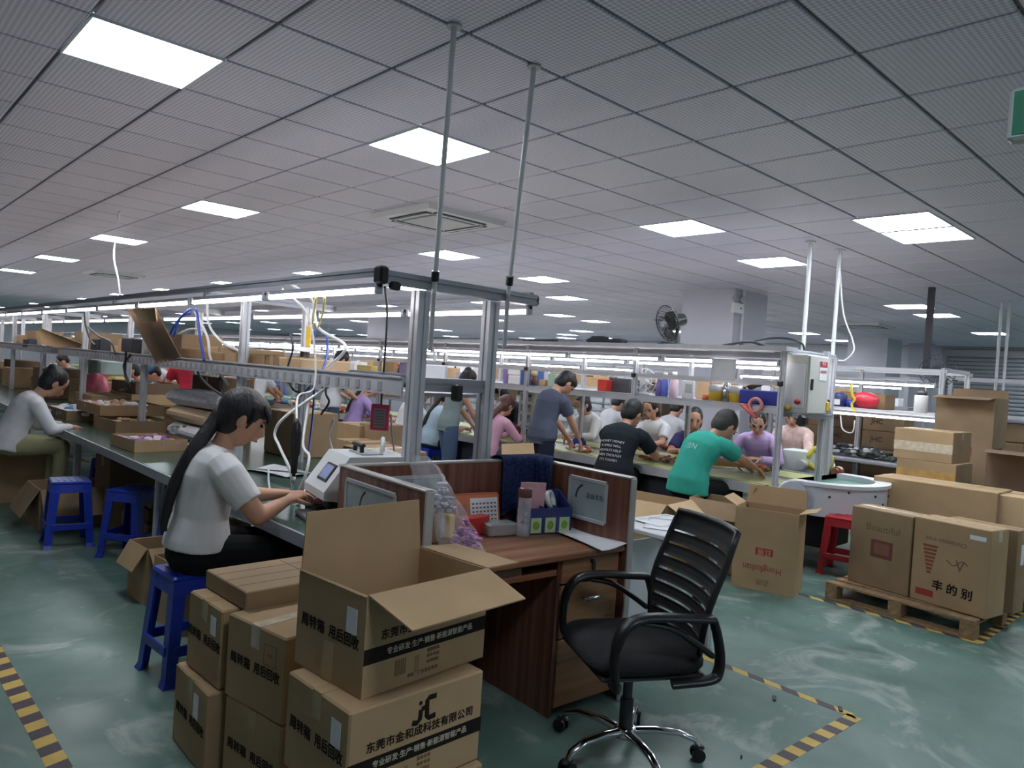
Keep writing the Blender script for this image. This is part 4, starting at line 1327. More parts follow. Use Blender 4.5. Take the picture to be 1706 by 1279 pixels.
def towel(u, v):                                    # u along the panel corner, v over the rim (0 inside bottom, 1 outside bottom)
    L = 0.46; t_ = v * L - 0.30
    wv = 0.012 * math.sin(u * 21) + 0.007 * math.sin(u * 37 + 1)
    if t_ < 0: off, z = -(.018 + th / 2 + abs(wv) + 0.012 * min(1, -t_ * 4)), RIM + .016 + t_ * (1 - .12 * math.sin(u * 5))
    else:
        k = min(1, t_ / .06); off, z = -(.018 + th / 2) + (th + .04) * k + abs(wv) * (k > .9), RIM + .018 + .006 * math.sin(PI * k) - max(0, t_ - .06)
    q = .40 * u; c_ = .27                            # runs .27 m along the back panel, then turns down the right one
    if q < c_: return (DW - .28 + q - max(0, off) * 0 + (off if q > c_ - .03 else 0) * ((q - c_ + .03) / .03 if q > c_ - .03 else 0), DD + off, z)
    return (DW + off, DD + off - (q - c_), z)


tw = MB().sheet(towel, 34, 24, .006).build('knitted_cloth', TW); tw.matrix_world = DM; tag(tw, 'navy knitted cloth draped over the back panel of the desk', 'cloth')
# clear bag of pink parts leaning on the left panel
bg = thing('plastic_bag', 'clear plastic bag of pink parts leaning on the left desk panel', 'bag', DM @ Vector((0.22, 0.20, 0.75)))


def film(u, v):
    a = 2 * PI * u; z = v
    r = (0.085 * (1 - .25 * v) + .010 * math.sin(5 * a + 9 * v) + .008 * math.sin(9 * a - 14 * v)) * (1 if v < .9 else 1 - (v - .9) * 6)
    x = 0.10 * (1 - v) ** 1.3 - 0.10 * v + r * math.cos(a) * (1.15 - .3 * v) - 0.0
    y = -0.05 * (1 - v) + 0.06 * v + r * math.sin(a) * 0.8
    return (x, y, 0.006 + z * 0.42)


MB().sheet(film, 40, 26).build('film', CLEAR, bg)
PK = mat('pink_foil', (206, 130, 190), 0.3, var=.25, vs=40)
heap('pink_parts', bg, (.085, -.045, .03), (.05, .045, .16), [PK, mat('mauve_foil', (160, 96, 160), 0.25)], 110, .014)
heap('folded_bags', bg, (-.02, .02, .20), (.05, .04, .14), [mat('crumpled_film', (196, 190, 204), 0.2, var=.2, vs=30), mat('grey_film', (150, 146, 156), 0.25)], 60, .018)
fl = thing('hair_clip_display', 'tangle of small red and green trinkets behind the plastic bag', 'trinkets', DM @ Vector((0.2, 0.5, 0.75)))
heap('trinkets', fl, (0, 0, .20), (.12, .08, .08), [REDP, mat('leaf_dark', (70, 96, 70), 0.5), GREYM], 40, .014)
MB().slab((0, 0, .1), (.3, .2, .2), .01).build('box', CARD2, fl)

# ------------------------------------------------------------------ office chair
ch = thing('office_chair', 'black office chair with mesh back and chrome star base', 'chair', (2.46, 1.80, 0), math.radians(152))
# local: the chair faces +x
q = MB()


def cushion(levels, n=40):
    vs, fs = [], []
    for k, z in levels:
        for i in range(n):
            t = 2 * PI * i / n; c, s_ = math.cos(t), math.sin(t)
            e = .42
            x = math.copysign(abs(c) ** e, c) * .245 * k; y = math.copysign(abs(s_) ** e, s_) * .25 * k
            vs.append((x + .005, y, z - (.02 * max(0, x / .245 - .5) ** 2 * 4 if z > .45 else 0)))
    m = len(levels)
    for r in range(m - 1):
        for i in range(n):
            j = (i + 1) % n; fs.append((r * n + i, r * n + j, r * n + n + j, r * n + n + i))
    fs.append(tuple(range(n - 1, -1, -1))); fs.append(tuple((m - 1) * n + i for i in range(n)))
    return MB().add(vs, fs, None, True)


cushion([(.80, .425), (.95, .43), (1.0, .45), (1.0, .47), (.96, .488), (.85, .496), (.5, .492), (.1, .488)]).build('seat', mat('seat_fabric', (22, 22, 25), 0.85, bump=.3, vs=90, var=.1), ch)
MB().slab((0, 0, .415), (.44, .46, .02), .008).build('seat_pan', BLACKP, ch)
MB().slab((0, 0, .39), (.20, .16, .045), .01).build('mechanism', DARKP, ch)


def back_pt(u, v):      # u across 0..1, v up 0..1
    w = .215 + .02 * math.sin(PI * v) + (.018 * v)
    y = (2 * u - 1) * w
    x = -.235 - .015 * math.sin(PI * min(1, v * 1.4)) * -1 - .07 * v * v - .05 * v + .045 * (2 * u - 1) ** 2
    z = .50 + .475 * v
    return Vector((x, y, z))


fr = MB()
edge = [back_pt(0, k / 10) for k in range(11)] + [back_pt(k / 8, 1) for k in range(1, 8)] + [back_pt(1, 1 - k / 10) for k in range(11)] + [back_pt(1 - k / 8, 0) for k in range(1, 8)]
fr.tube(edge + [edge[0]], .014, 8)
fr.build('back_frame', BLACKP, ch)
bands = [(0.02, .115), (.135, .23), (.25, .345), (.365, .46), (.48, .575), (.595, .69), (.71, .81), (.825, .98)]
for v0, v1 in bands:
    MB().sheet(lambda u, v: back_pt(.015 + .97 * u, v0 + (v1 - v0) * v), 10, 3, .006).build('back_band', BLACKM, ch)
MB().tube(spline([(-.08, 0, .40), (-.26, 0, .39), (-.31, 0, .46), (-.285, 0, .60), (-.30, 0, .70)], 5), .022, 8).build('back_spine', BLACKP, ch)
for s in (-1, 1):
    y = s * .285
    a = spline([(.17, s * .235, .405), (.19, y, .42), (.20, y, .52), (.185, y, .60), (.14, y, .655), (.05, y, .672), (-.10, y, .665), (-.195, y, .66)], 5)
    MB().loft([(p, .036 if i > 12 else .028, .016, (0, 1, 0)) for i, p in enumerate(a)], 10).build('armrest', BLACKP, ch)
    a = spline([(-.195, y, .66), (-.215, y, .61), (-.235, y, .53), (-.235, y, .46), (-.20, y, .425), (-.06, s * .25, .40)], 5)
    MB().loft([(p, .030, .015, (0, 1, 0)) for p in a], 10).build('arm_bracket', BLACKP, ch)
    a = spline([(.10, y, .655), (-.02, y, .63), (-.12, y, .575), (-.20, y, .52)], 5)
    MB().loft([(p, .024, .012, (0, 1, 0)) for p in a], 8).build('arm_brace', BLACKP, ch)
MB().cyl((0, 0, .22), (0, 0, .385), .02).cyl((0, 0, .10), (0, 0, .24), .028).build('gas_lift', DARKP, ch)
MB().lathe([(.05, .085), (.045, .12), (.03, .13), (.03, .085)], n=14).build('hub', CHROME, ch)
for k in range(5):
    a = 2 * PI * k / 5 + 0.36
    d = Vector((math.cos(a), math.sin(a), 0)); n_ = Vector((-d.y, d.x, 0))
    MB().loft([(d * r + Vector((0, 0, z)), w, h_, n_) for r, z, w, h_ in ((.02, .105, .026, .016), (.12, .115, .022, .015), (.22, .11, .019, .013), (.29, .085, .017, .012), (.305, .062, .014, .010))], 10).build('leg', CHROME, ch)
    c = MB()
    for s in (-1, 1): c.cyl(d * .305 + n_ * (s * .012) + Vector((0, 0, .028)), d * .305 + n_ * (s * .026) + Vector((0, 0, .028)), .028, n=12)
    c.build('caster', BLACKP, ch)
    MB().loft([(d * .305 + Vector((0, 0, .05)), .03, .012, d), (d * .305 + Vector((0, 0, .062)), .022, .012, d)], 10).build('caster_hood', DARKP, ch)
# bent black tube and scrap board under the desk
p = G(905, 1140); bt_ = MB().tube(spline([(0, .0, .30), (-.05, .0, .32), (-.07, .02, .27), (-.07, .06, .14), (-.03, .10, .07), (.10, .16, .06), (.25, .22, .06)], 5), .013, 8).slab((.25, .22, .03), (.06, .04, .06), .01).slab((-.02, .1, .03), (.06, .04, .06), .01).build('footrest_tube', BLACKP, loc=(p.x, p.y + .05, 0)); tag(bt_, 'bent black tube footrest standing under the desk', 'footrest')
p = G(915, 1158); carton('torn flat cardboard piece on the floor under the desk', (p.x + .05, p.y + .1, 0), (.26, .12, .07), -.3, CARD2, None, False)

# ------------------------------------------------------------------ cartons stacked in front
SZ = (0.50, 0.35, 0.297)


def at_corner(x, y, z, rz, sz):                        # base centre from the near corner at (x, y)
    a = math.radians(rz); c, s = math.cos(a), math.sin(a)
    return (x + c * sz[0] / 2 - s * sz[1] / 2, y + s * sz[0] / 2 + c * sz[1] / 2, z), a


def printed(t, logo=True, big=True):
    w, d, h = SZ
    patch(t, SZ, 0, 0, h * .40, w - .001, h * .155, INK, 'black_band')
    text('专业研发·生产·销售·新能源智能产品', 0.0225, on_face(t, SZ, 0, .01, h * .40, .0012), INKW, t, sx=1.0, bold=.0003)
    text('东莞市金和成科技有限公司', 0.032, on_face(t, SZ, 0, .01, h * .575, .0008), INK, t, sx=1.05, bold=.0006)
    M = on_face(t, SZ, 0, .012, h * .77, .0004) @ Matrix.Scale(1.1, 4)
    q = MB(); k = .0075
    q.loft([((-.040, -.026, 0), k, .0006), ((-.024, -.030, 0), k, .0006), ((-.014, -.022, 0), k, .0006), ((-.012, .004, 0), k, .0006)], 6)
    q.ball((-.014, .022, 0), (.0065, .0065, .0008), 10, 5)
    q.loft([((-.010, .004, 0), k * .9, .0006), ((.006, .008, 0), k * .9, .0006)], 6)
    q.loft([((.040, .030, 0), k, .0006), ((.014, .030, 0), k, .0006), ((.008, .024, 0), k, .0006), ((.010, -.020, 0), k, .0006), ((.016, -.026, 0), k, .0006), ((.040, -.024, 0), k, .0006)], 6)
    q.v = [tuple(M @ Vector(p)) for p in q.v]
    q.build('company_logo', INK, t)
    for i, (x, y, tx, sz) in enumerate(((.02, .285, '服务热线', .013), (.02, .225, '联系电话', .013), (.02, .165, '公司网址', .013))):
        text(tx, sz, on_face(t, SZ, 0, x, h * y, .0008), INKF, t)
    text('地址：广东省东莞市', .014, on_face(t, SZ, 0, -.02, h * .08, .0008), INKF, t)
    patch(t, SZ, 0, -.045, h * .18, .016, .05, mat('faint_patch', (150, 122, 86), .8), 'pale_patch')
    for x in range(6): patch(t, SZ, 0, -.13 + x * .0075, h * .20, .004, .048, INKF, 'barcode_bar')
    side_print(t)


def side_print(t, sz=SZ):
    h = sz[2]
    text('周转箱', .042, on_face(t, sz, 3, -.085, h * .50, .0008), INK, t, bold=.0009)
    text('用后回收', .042, on_face(t, sz, 3, .075, h * .50, .0008), INK, t, sx=.9, bold=.0009)


STK = (3, .11, .21, .05, .075, PAPER)
c, a = at_corner(1.150, 1.766, 0.5860, 4.85, SZ)
ob = carton('open printed carton with raised flaps topmost of the front stack', c, SZ, a, CARD, ((106, .19), (93, .17), (3, .178), (-152, .10)), stickers=(STK,))
printed(ob)
MB().box((-.2506, 0.0, .06), (.001, .055, .12)).build('tape', TAPE, ob)
c, a = at_corner(1.085, 1.715, 0.2930, 1.5, SZ)
jb = carton('closed carton with black company logo under the open carton', c, (SZ[0], SZ[1], .291), a, CARD, None, True, 'x', stickers=(STK,))
printed(jb)
c, a = at_corner(1.085, 1.70, 0.0, 0.5, SZ)
b0 = carton('lowest carton of the front stack, standing on the floor', c, (SZ[0], SZ[1], .292), a, CARD, None, True)
side_print(b0)
c, a = at_corner(1.158, 2.25, 0.31, 9, SZ)
cb_ = carton('closed carton behind the logo carton with an outlined square on its side', c, SZ, a, CARD, None, True, 'x', tapem=TAPEC)
side_print(cb_)
for x, y, w_, h_ in ((0, .035, .07, .002), (0, -.035, .07, .002), (.035, 0, .002, .07), (-.035, 0, .002, .07)):
    patch(cb_, SZ, 3, .09 + x, .215 + y, w_, h_, INKF, 'printed_frame')
text('小心', .014, on_face(cb_, SZ, 3, .09, .215, .0008), INKF, cb_)
c, a = at_corner(1.155, 2.24, 0.0, 8, SZ)
cl = carton('carton on the floor below the one with the outlined square', c, (.50, .35, .309), a, CARD, None, True); side_print(cl)
c, a = at_corner(1.098, 2.64, 0.306, 2, (.50, .30, .295))
cc = carton('carton at the back of the front group under the flat tray lid', c, (.50, .30, .295), a, CARD, None, True, stickers=((3, .08, .22, .045, .07, PAPER),)); side_print(cc, (.50, .30, .295))
c, a = at_corner(1.058, 2.625, 0.0, -0.8, SZ)
ca = carton('carton on the floor at the rear left corner of the front group', c, (.50, .351, .305), a, CARD, None, True, stickers=((3, .06, .22, .05, .09, PAPER),)); side_print(ca)
# flat tray lid lying on the rear carton
p = G(340, 976, .603)
tl = thing('cardboard_tray', 'flat closed carton lid lying on the rear cartons beside the stool', 'carton lid', (p.x + .255, p.y - .185, .603), math.radians(2))
MB().slab((0, 0, .036), (.50, .36, .07), .004).build('body', CARD2, tl)
for k in range(3): MB().box((0, -.09 + .09 * k, .0712), (.5, .003, .001)).build('crease', CARDD, tl)
MB().box((.06, 0, .0713), (.003, .36, .001)).build('crease', CARDD, tl)

# ------------------------------------------------------------------ stools on the left
woman_y, woman_x = 3.60, 1.33
stool('blue plastic stool under the woman in the white T-shirt', woman_x, woman_y, math.radians(4), BLUEP)
p = G(98, 912); stool('blue plastic stool at the far left, left one of the empty pair', 1.41, 6.40, math.radians(-6))
stool('blue plastic stool, right one of the empty pair on the left', 1.72, 5.86, math.radians(38))
stool('dark blue stool half hidden under the left bench behind the empty pair', 1.98, 7.45, 0.1)
q_ = G(312, 850, .5); stool('blue plastic stool just behind the woman in the white T-shirt', q_.x + .05, q_.y + .1, 0.15)

# cartons on the floor at the left
q_ = G(217, 997)
carton('open carton on the floor behind the seated woman, left of two', (q_.x + .20, q_.y - .02, 0), (.36, .30, .34), .05, CARD, (140, None, 150, 150))
q_ = G(300, 1040)
carton('open carton on the floor behind the seated woman, right of two', (1.62, 4.24, 0), (.36, .42, .36), .05, CARD, (None, 120, None, None))
carton('carton on the floor right behind the left blue stool', (1.62, 7.15, 0), (.62, .5, .34), .0, CARD2, (150, None, 160, 150))
o_ = carton('large open carton of dark bags at the left edge', (1.38, 8.55, 0), (.62, .62, .46), .0, CARD, (60, 110, 150, 150))
heap('bag_filling', o_, (0, 0, .42), (.27, .27, .08), [mat('navy_bag', (30, 32, 52), 0.4), mat('pale_bag', (150, 156, 162), 0.35)], 60, .05)
for k in range(4):
    carton(f'flat carton under the left bench by the stools, {["lowest", "second", "third", "topmost"][k]} of the stack', (2.05 + .01 * k, 6.15, .11 * k), (.5, .6, .105), .03 * (k % 2), CARD2 if k % 2 else CARDD, None, True, small=False)
for k in range(2):
    carton(f'brown carton under the left bench behind the right empty stool, {["lower", "upper"][k]} of two', (2.02, 6.95, .30 * k), (.5, .45, .295), 0, CARDD if k else CARD2)
for k in range(3):
    carton(f'flat brown carton under the bench left of the seated woman, {["lowest", "middle", "topmost"][k]} of three', (1.98, 5.2, .12 * k), (.48, .5, .115), .04 * k, CARD2)
# ------------------------------------------------------------------ woman in front
wt, W_ = person('woman in a white T-shirt with long black ponytail seated at the bench', (woman_x + .02, woman_y, 0), math.radians(-10), 'sit', 1.04, 10, 25, -12,
                ((0.44, 0.04, 0.835), (0.40, -0.12, 0.835)), cloth('white_tee', (214, 212, 212)), 'short', cloth('black', (22, 22, 26)), None, 'fringe', HAIR, SKIN2, .50, .008, 1.08, .7, slump=.9, hem=.02, legs_fwd=.43)
hp, sp = W_['hp'], W_['sp']
Hh = MB()
p = [hp(-.05, 0, .02), hp(-.092, 0, -.02), hp(-.098, -.01, -.08), sp(.43) + Vector((-.12, -.03, .03)), sp(.30) + Vector((-.158, -.03, 0)), sp(.16) + Vector((-.165, -.03, 0)), sp(.10) + Vector((-.16, -.03, 0))]
P_ = spline(p, 6); n = len(P_)
Hh.loft([(v, .014 + .026 * math.sin(PI * min(1, .22 + i / n * .85)), .016 + .020 * math.sin(PI * min(1, .22 + i / n * .85)), (0, 1, 0)) for i, v in enumerate(P_)], 12)
for k in range(7):                                   # loose strands of the fringe
    y = -.065 + .022 * k
    Hh.loft([(hp(.05, y * .8, .085), .014, .012), (hp(.088, y, .055), .013, .008), (hp(.097, y * 1.02, .036), .010, .005), (hp(.097, y * 1.02, .024), .004, .002)], 8)
for sd in (-1, 1): Hh.loft([(hp(.03, sd * .072, .06), .024, .012), (hp(.034, sd * .079, .015), .010, .006), (hp(.026, sd * .078, -.03), .004, .003)], 8)
Hh.build('ponytail', HAIR, wt)
MB().ball(hp(-.09, 0, -.01), (.022, .026, .024), 10, 8).build('hair_tie', mat('hair_tie', (40, 30, 50), .7), wt)

# ------------------------------------------------------------------ machine on the end of the left bench
mc = thing('dispensing_machine', 'white bench machine with a small touch screen beside the woman', 'machine', (2.02, 3.27, .75), math.radians(-12))
MW, MDp, MH = .36, .44, .33      # depth along x, width along y
WM = mat('machine_white', (212, 214, 216), .4)
q = MB()
P = [(-.22, .12), (-.22, .16), (-.10, MH), (.22, MH), (.22, 0), (-.07, 0), (-.07, .10)]
vs = [(x, -.17, z) for x, z in P] + [(x, .17, z) for x, z in P]; n = len(P)
q.add(vs, [tuple(range(n)), tuple(range(2 * n - 1, n - 1, -1))] + [(i, n + i, n + (i + 1) % n, (i + 1) % n) for i in range(n)])
q.build('housing', WM, mc)
d_ = Vector((.12, 0, .17)).normalized()
F = face((-.163, -.03, .238), (0, -1, 0), d_)
scr = MB().slab((0, 0, .003), (.15, .10, .008), .003, 0, F).build('screen_bezel', BLACKP, mc)
MB().box((0, 0, .0075), (.115, .075, .002), 0, F).build('screen', mat('screen_glow', (92, 108, 150), .2, emit=.25), scr)
MB().slab((-.12, -.02, .085), (.09, .10, .06), .006).cyl((-.13, -.02, .09), (-.13, -.02, .02), .018, .008).build('nozzle', BLACKP, mc)
MB().slab((-.17, 0, .012), (.20, .28, .024), .006).build('work_plate', ALUD, mc)
q = MB(); 
for s in (-.05, .05): q.slab((.0, s, MH + .02), (.02, .02, .04), .004)
q.slab((0, 0, MH + .045), (.03, .14, .02), .006); q.build('carry_handle', BLACKP, mc)
MB().tube(spline([(.10, -.06, MH), (.11, -.06, MH + .05), (.13, 0, MH + .075), (.15, .06, MH + .05), (.16, .06, MH)], 5), .012).build('hose_loop', WHITEP, mc)
MB().slab((.04, .0, MH + .004), (.12, .2, .008), .003).build('top_plate', GREYM, mc)
# electric screwdriver hanging beside her hands
p = QX(492, 745, 1.93)
sd = thing('electric_screwdriver', 'black electric screwdriver hanging above the woman\'s hands', 'tool', p)
MB().lathe([(.006, -.16), (.008, -.12), (.014, -.115), (.016, -.06), (.017, -.04), (.022, -.03), (.024, .06), (.021, .10), (.012, .115), (.006, .13)], n=14).build('body', BLACKP, sd); sd.scale = (1.25, 1.25, 1.25)
MB().lathe([(.004, -.24), (.004, -.16), (.010, -.155), (.010, -.13), (0, -.13)], n=10).build('bit', CHROME, sd)
spost = QX(515, 560, PB)
cable('white_cable', 'white cable from the lamp beam curling down to the screwdriver', [QX(470, 480, 1.95), QX(515, 530, 2.1), QX(525, 640, 2.1), QX(497, 660, 2.0), p + Vector((0, 0, .13))], .007, WIREW)
cable('white_cable', 'long white tube looping from the tagged post in front of the woman', [QX(545, 612, 2.3), QX(570, 590, 2.3), QX(573, 572, 2.35), QX(530, 545, 2.45), QX(520, 500, 2.5), QX(480, 470, 1.95)], .010, WIREW)
cable('white_cable', 'white tube hanging in a loop before the woman\'s face', [QX(560, 635, 2.3), QX(480, 690, 2.0), QX(458, 720, 1.95), QX(466, 745, 1.95), QX(485, 790, 1.95), QX(487, 840, 1.98)], .009, WIREW)
cable('white_cable', 'white tube dropping from the post past the screwdriver to the table', [QX(520, 640, 2.3), QX(505, 735, 2.1), QX(515, 760, 2.05), QX(508, 795, 2.0), QX(497, 825, 2.0), QX(500, 870, 2.0)], .009, WIREW)
cable('white_cable', 'thin white wire looping around the woman\'s wrists', [QX(447, 780, 1.92), QX(450, 815, 1.9), QX(472, 840, 1.88), QX(500, 838, 1.9), QX(508, 815, 1.95)], .006, WIREW)
cable('blue_hose', 'blue air hose running down the tagged post', [QX(523, 550, 2.6), QX(524, 600, 2.6), QX(522, 680, 2.55), QX(512, 770, 2.4)], .008, WIREU)
cable('blue_hose', 'blue hose bowed out to the right of the tagged post', [QX(528, 545, 2.6), QX(545, 565, 2.5), QX(540, 610, 2.4), QX(520, 640, 2.3), QX(500, 660, 2.3)], .008, WIREU)
cable('black_cable', 'black cable hanging from the tray right of the tagged post', [QX(545, 630, 2.25), QX(543, 655, 2.2), QX(548, 670, 2.2), QX(535, 690, 2.2)], .007, WIREB)
cable('black_cable', 'pair of black cables drooping left of the tagged post', [QX(483, 555, 2.2), QX(488, 580, 2.2), QX(478, 620, 2.2), QX(488, 648, 2.2), QX(505, 655, 2.3)], .007, WIREB)
cable('yellow_cable', 'yellow cable hung over the lamp beam, left one of two', [QX(528, 480, 1.95), QX(526, 500, 1.96), QX(522, 525, 2.2), QX(520, 545, 2.4)], .007, WIREY)
cable('yellow_cable', 'yellow cable hung over the lamp beam, right one of two', [QX(541, 495, 1.96), QX(538, 520, 2.1), QX(530, 545, 2.4)], .007, WIREY)
tg = MB().slab((0, 0, 0), (.012, .07, .16), .004).build('yellow_tag', YELLOW, loc=QX(514, 560, 2.60)); tag(tg, 'yellow plastic tag tied to the cabled post', 'tag')
cable('black_cable', 'long black cord hanging from the end frame to the pink framed sheet', [QX(641, 478, 1.93), QX(645, 520, 2.1), QX(642, 580, 2.3), QX(636, 660, 2.4), QX(635, 674, 2.42)], .006, WIREB)
cable('grey_cable', 'thin grey cord slanting down behind the white machine', [QX(651, 690, 2.5), QX(653, 720, 2.5), QX(660, 775, 2.5)], .006, GREYM)
ps = thing('framed_sheet', 'pink framed printed sheet hanging from a black cord', 'sign', QX(633, 695, 2.42), math.radians(37))
MB().slab((0, 0, 0), (.012, .115, .155), .004).build('frame', mat('pink_plastic', (214, 62, 104), .4), ps)
MB().box((-.0075, 0, -.005), (.002, .075, .115)).build('sheet', mat('grey_sheet', (140, 140, 144), .6), ps)
q = MB()
for k in range(6): q.box((-.009, 0, .04 - k * .017), (.001, .055, .005))
q.build('print', INKF, ps, kind='stuff')
cable('white_cable', 'white cable hanging from the ceiling in front of a far panel', [G(199, 352, CEIL - .01), QX(192, 400, 2.93), QX(190, 430, 2.9), QX(197, 465, 2.85), QX(200, 492, 2.8)], .012, WIREW)

# brown board hung from the tubes, shelf cartons, cable tangles on the left bench
hb = MB().sheet(lambda u, v: Vector(QX(212, 515, 1.95)).lerp(QX(258, 515, 1.95), u).lerp(Vector(QX(262, 608, 2.15)).lerp(QX(304, 602, 2.15), u), v), 2, 10, .012).build('hanging_board', CARDD); tag(hb, 'dark brown cardboard strip hanging from the tubes', 'cardboard')
hb = MB().sheet(lambda u, v: Vector(QX(222, 514, 1.86)).lerp(QX(258, 513, 1.86), u).lerp(Vector(QX(232, 538, 1.88)).lerp(QX(261, 536, 1.88), u), v), 2, 4, .012).build('hanging_board', CARD3); tag(hb, 'pale cardboard scrap tucked over the top of the brown strip', 'cardboard')
hb = MB().sheet(lambda u, v: Vector(QX(64, 545, 2.0)).lerp(QX(150, 578, 2.3), u).lerp(Vector(QX(68, 572, 2.0)).lerp(QX(135, 590, 2.3), u), v), 6, 2, .015).build('cardboard_sheet', CARD); tag(hb, 'torn cardboard sheet lying on the far left shelf', 'cardboard')


def shelf_box(label, px0, px1, ytop, ybot, X=2.3, depth=.4, m=None, z=None, name='carton', **kw):
    """carton standing on a shelf along a line: spans px0..px1 in the picture at plane X"""
    a = QX(px0, (ytop + ybot) / 2, X); b_ = QX(px1, (ytop + ybot) / 2, X)
    zt, zb = QX((px0 + px1) / 2, ytop, X).z, (QX((px0 + px1) / 2, ybot, X).z if z is None else z)
    y0, y1 = sorted((a.y, b_.y))
    return carton(label, (X + depth / 2, (y0 + y1) / 2, zb), (depth, y1 - y0, max(.02, zt - zb)), 0, m or CARD, None, **kw)


shelf_box('long carton on the left bench shelf under the cable tangle', 296, 335, 580, 602, 2.27, .4, CARD, 1.411)
shelf_box('long carton on the left bench shelf against the second post', 340, 392, 578, 602, 2.27, .4, CARD3, 1.411)
shelf_box('carton on the shelf behind the second bench post, left of three', 415, 440, 590, 616, 2.3, .38, CARD, 1.411)
shelf_box('carton on the shelf behind the second bench post, middle of three', 442, 462, 592, 616, 2.3, .38, CARD2, 1.411)
shelf_box('carton on the shelf behind the second bench post, right of three', 464, 500, 596, 618, 2.3, .38, CARD3, 1.411)
q = QX(455, 585, 2.4); o = MB().sheet(lambda u, v: (u * .5 - .25, v * .6 - .3, .06 * (1 - abs(2 * u - 1)) * (1 - abs(2 * v - 1)) + .006 * math.sin(9 * u)), 8, 8, .003).build('white_sheet', PAPER, loc=(q.x + .1, q.y, 1.60)); tag(o, 'white sheet draped over the shelf cartons', 'sheet')
for k in range(9):
    y = 6.0 + k * 1.02
    carton(f'carton on the left bench shelf beyond the second post, {ORD[k]} of the row', (2.44, y, 1.411), (.36, .6 + .3 * (k % 3) * .5, .14 + .07 * ((k * 2) % 3)), 0.03 * (k % 3 - 1), [CARD, CARD2, CARD3][k % 3], small=k > 4)
bl = MB()
bl.slab((0, 0, .03), (.30, .42, .05), .02); bl.slab((.02, .03, .07), (.26, .36, .03), .012)
o = bl.build('folded_mat', mat('slate_cloth', (70, 72, 88), .8), loc=(2.42, 3.72, 1.412)); tag(o, 'folded slate grey mat on the bench shelf near the end frame', 'mat')
o = MB().slab((0, 0, .05), (.02, .26, .16), .004).build('paper_card', PAPER, loc=(2.6, 3.45, 1.43)); tag(o, 'white card standing on the bench shelf behind the slate mat', 'card')
for k, (px, py, lb_) in enumerate(((168, 575, 'black power box mounted over the left bench, left one'), (222, 575, 'black power box mounted over the left bench, right one'), (50, 572, 'black power box at the far left above the worker'))):
    p = QX(px, py, 2.2); o = MB().slab((0, 0, 0), (.12, .36, .14), .01).build('power_box', DARKP, loc=p); tag(o, lb_, 'power box')
for k, pts in enumerate(([(290, 560), (300, 530), (325, 515), (333, 560), (340, 600)], [(275, 600), (282, 560), (300, 530), (318, 520)], [(325, 520), (345, 560), (352, 600), (380, 640)], [(345, 505), (348, 540), (370, 570), (410, 590)],
                         [(280, 585), (295, 560), (318, 548), (340, 552)], [(310, 600), (330, 595), (350, 598), (378, 600)])):
    cable(['blue_hose', 'blue_hose', 'white_cable', 'white_cable', 'white_cable', 'blue_hose'][k], ['dark blue hose arching down beside the brown board', 'blue hose rising from the shelf to the lamp beam', 'white cable falling from the tangle to the tall brown carton', 'white coiled cable hanging at the lamp beam',
           'white hose arching over the shelf carton', 'teal wire bundle over the shelf tray'][k], [QX(x, y, 2.1 + .05 * k) for x, y in pts], .011, [WIREU, WIREU, WIREW, WIREW, WIREW, mat('teal_wire', (70, 130, 140), .4)][k])
for k, pts in enumerate(([(140, 515), (142, 540), (150, 565), (158, 575)], [(147, 545), (165, 560), (185, 570), (192, 590)], [(210, 585), (208, 620), (214, 640), (205, 652)], [(218, 590), (206, 610), (216, 645), (200, 650)], [(335, 605), (330, 620), (345, 640), (372, 660)], [(372, 610), (366, 640), (380, 665), (392, 678)])):
    cable('black_cable', ['black cable dropping from the far tubes', 'black cable crossing to the left power box', 'black cable loop under the right power box, outer one', 'black cable loop under the right power box, inner one', 'black cable slanting down across the tall brown carton', 'dark cable running down beside the second bench post'][k],
          [QX(x, y, 2.05 + .03 * k) for x, y in pts], .010, WIREB)

# ------------------------------------------------------------------ goods on the left bench top (z = .75)
foil_w = mat('foil_white', (230, 230, 236), .65, var=.1, vs=20); foil_b = mat('foil_blue', (92, 150, 180), .3, var=.2, vs=20); foil_p = mat('foil_pink', (206, 138, 172), .35, var=.2, vs=20)
foil_v = mat('foil_violet', (160, 110, 176), .35); foil_g = mat('foil_green', (92, 132, 100), .4, var=.2, vs=12); foil_y = mat('foil_tan', (206, 178, 140), .4); dark_b = mat('small_dark', (52, 54, 58), .45)


def T_(px, py, z=.75): return G(px, py, z)


p = T_(210, 748); tray('cardboard tray of pink and violet parts nearest on the left bench', (p.x + .18, p.y + .05, .751), (.40, .52, .09), .06, CARD, [foil_p, foil_v, foil_w], n=80, fr=.035)
p = T_(280, 745); g_ = thing('metal_bits', 'scatter of small dark and pale metal bits beside the pink tray', 'parts', (p.x + .1, p.y + .05, .755)); heap('bits', g_, (0, 0, .005), (.16, .2, .05), [dark_b, foil_w], 60, .022)
p = T_(235, 742); g_ = thing('green_bag', 'green and clear bag behind the pink tray on the left bench', 'bag', (p.x + .5, p.y + .3, .751)); heap('bag_filling', g_, (0, 0, .06), (.14, .14, .1), [foil_g, CLEAR], 50, .04)
p = T_(160, 722); tray('large cardboard tray behind the pink tray', (p.x + .36, p.y + .2, .751), (.5, .62, .12), .05, CARD2, [foil_y], n=20)
p = T_(150, 712); tray('long cardboard tray with pink parts stacked on the large one', (p.x + .34, p.y + .3, .872), (.6, .8, .10), .03, CARD, [foil_p, foil_w, foil_y], n=70, fr=.04)
p = T_(90, 697); tray('wide tray heaped with white and blue parcels near the left worker', (p.x + .35, p.y + .3, .751), (.62, 1.1, .10), .03, CARD2, [foil_w, foil_b, foil_w], n=110, fr=.055)
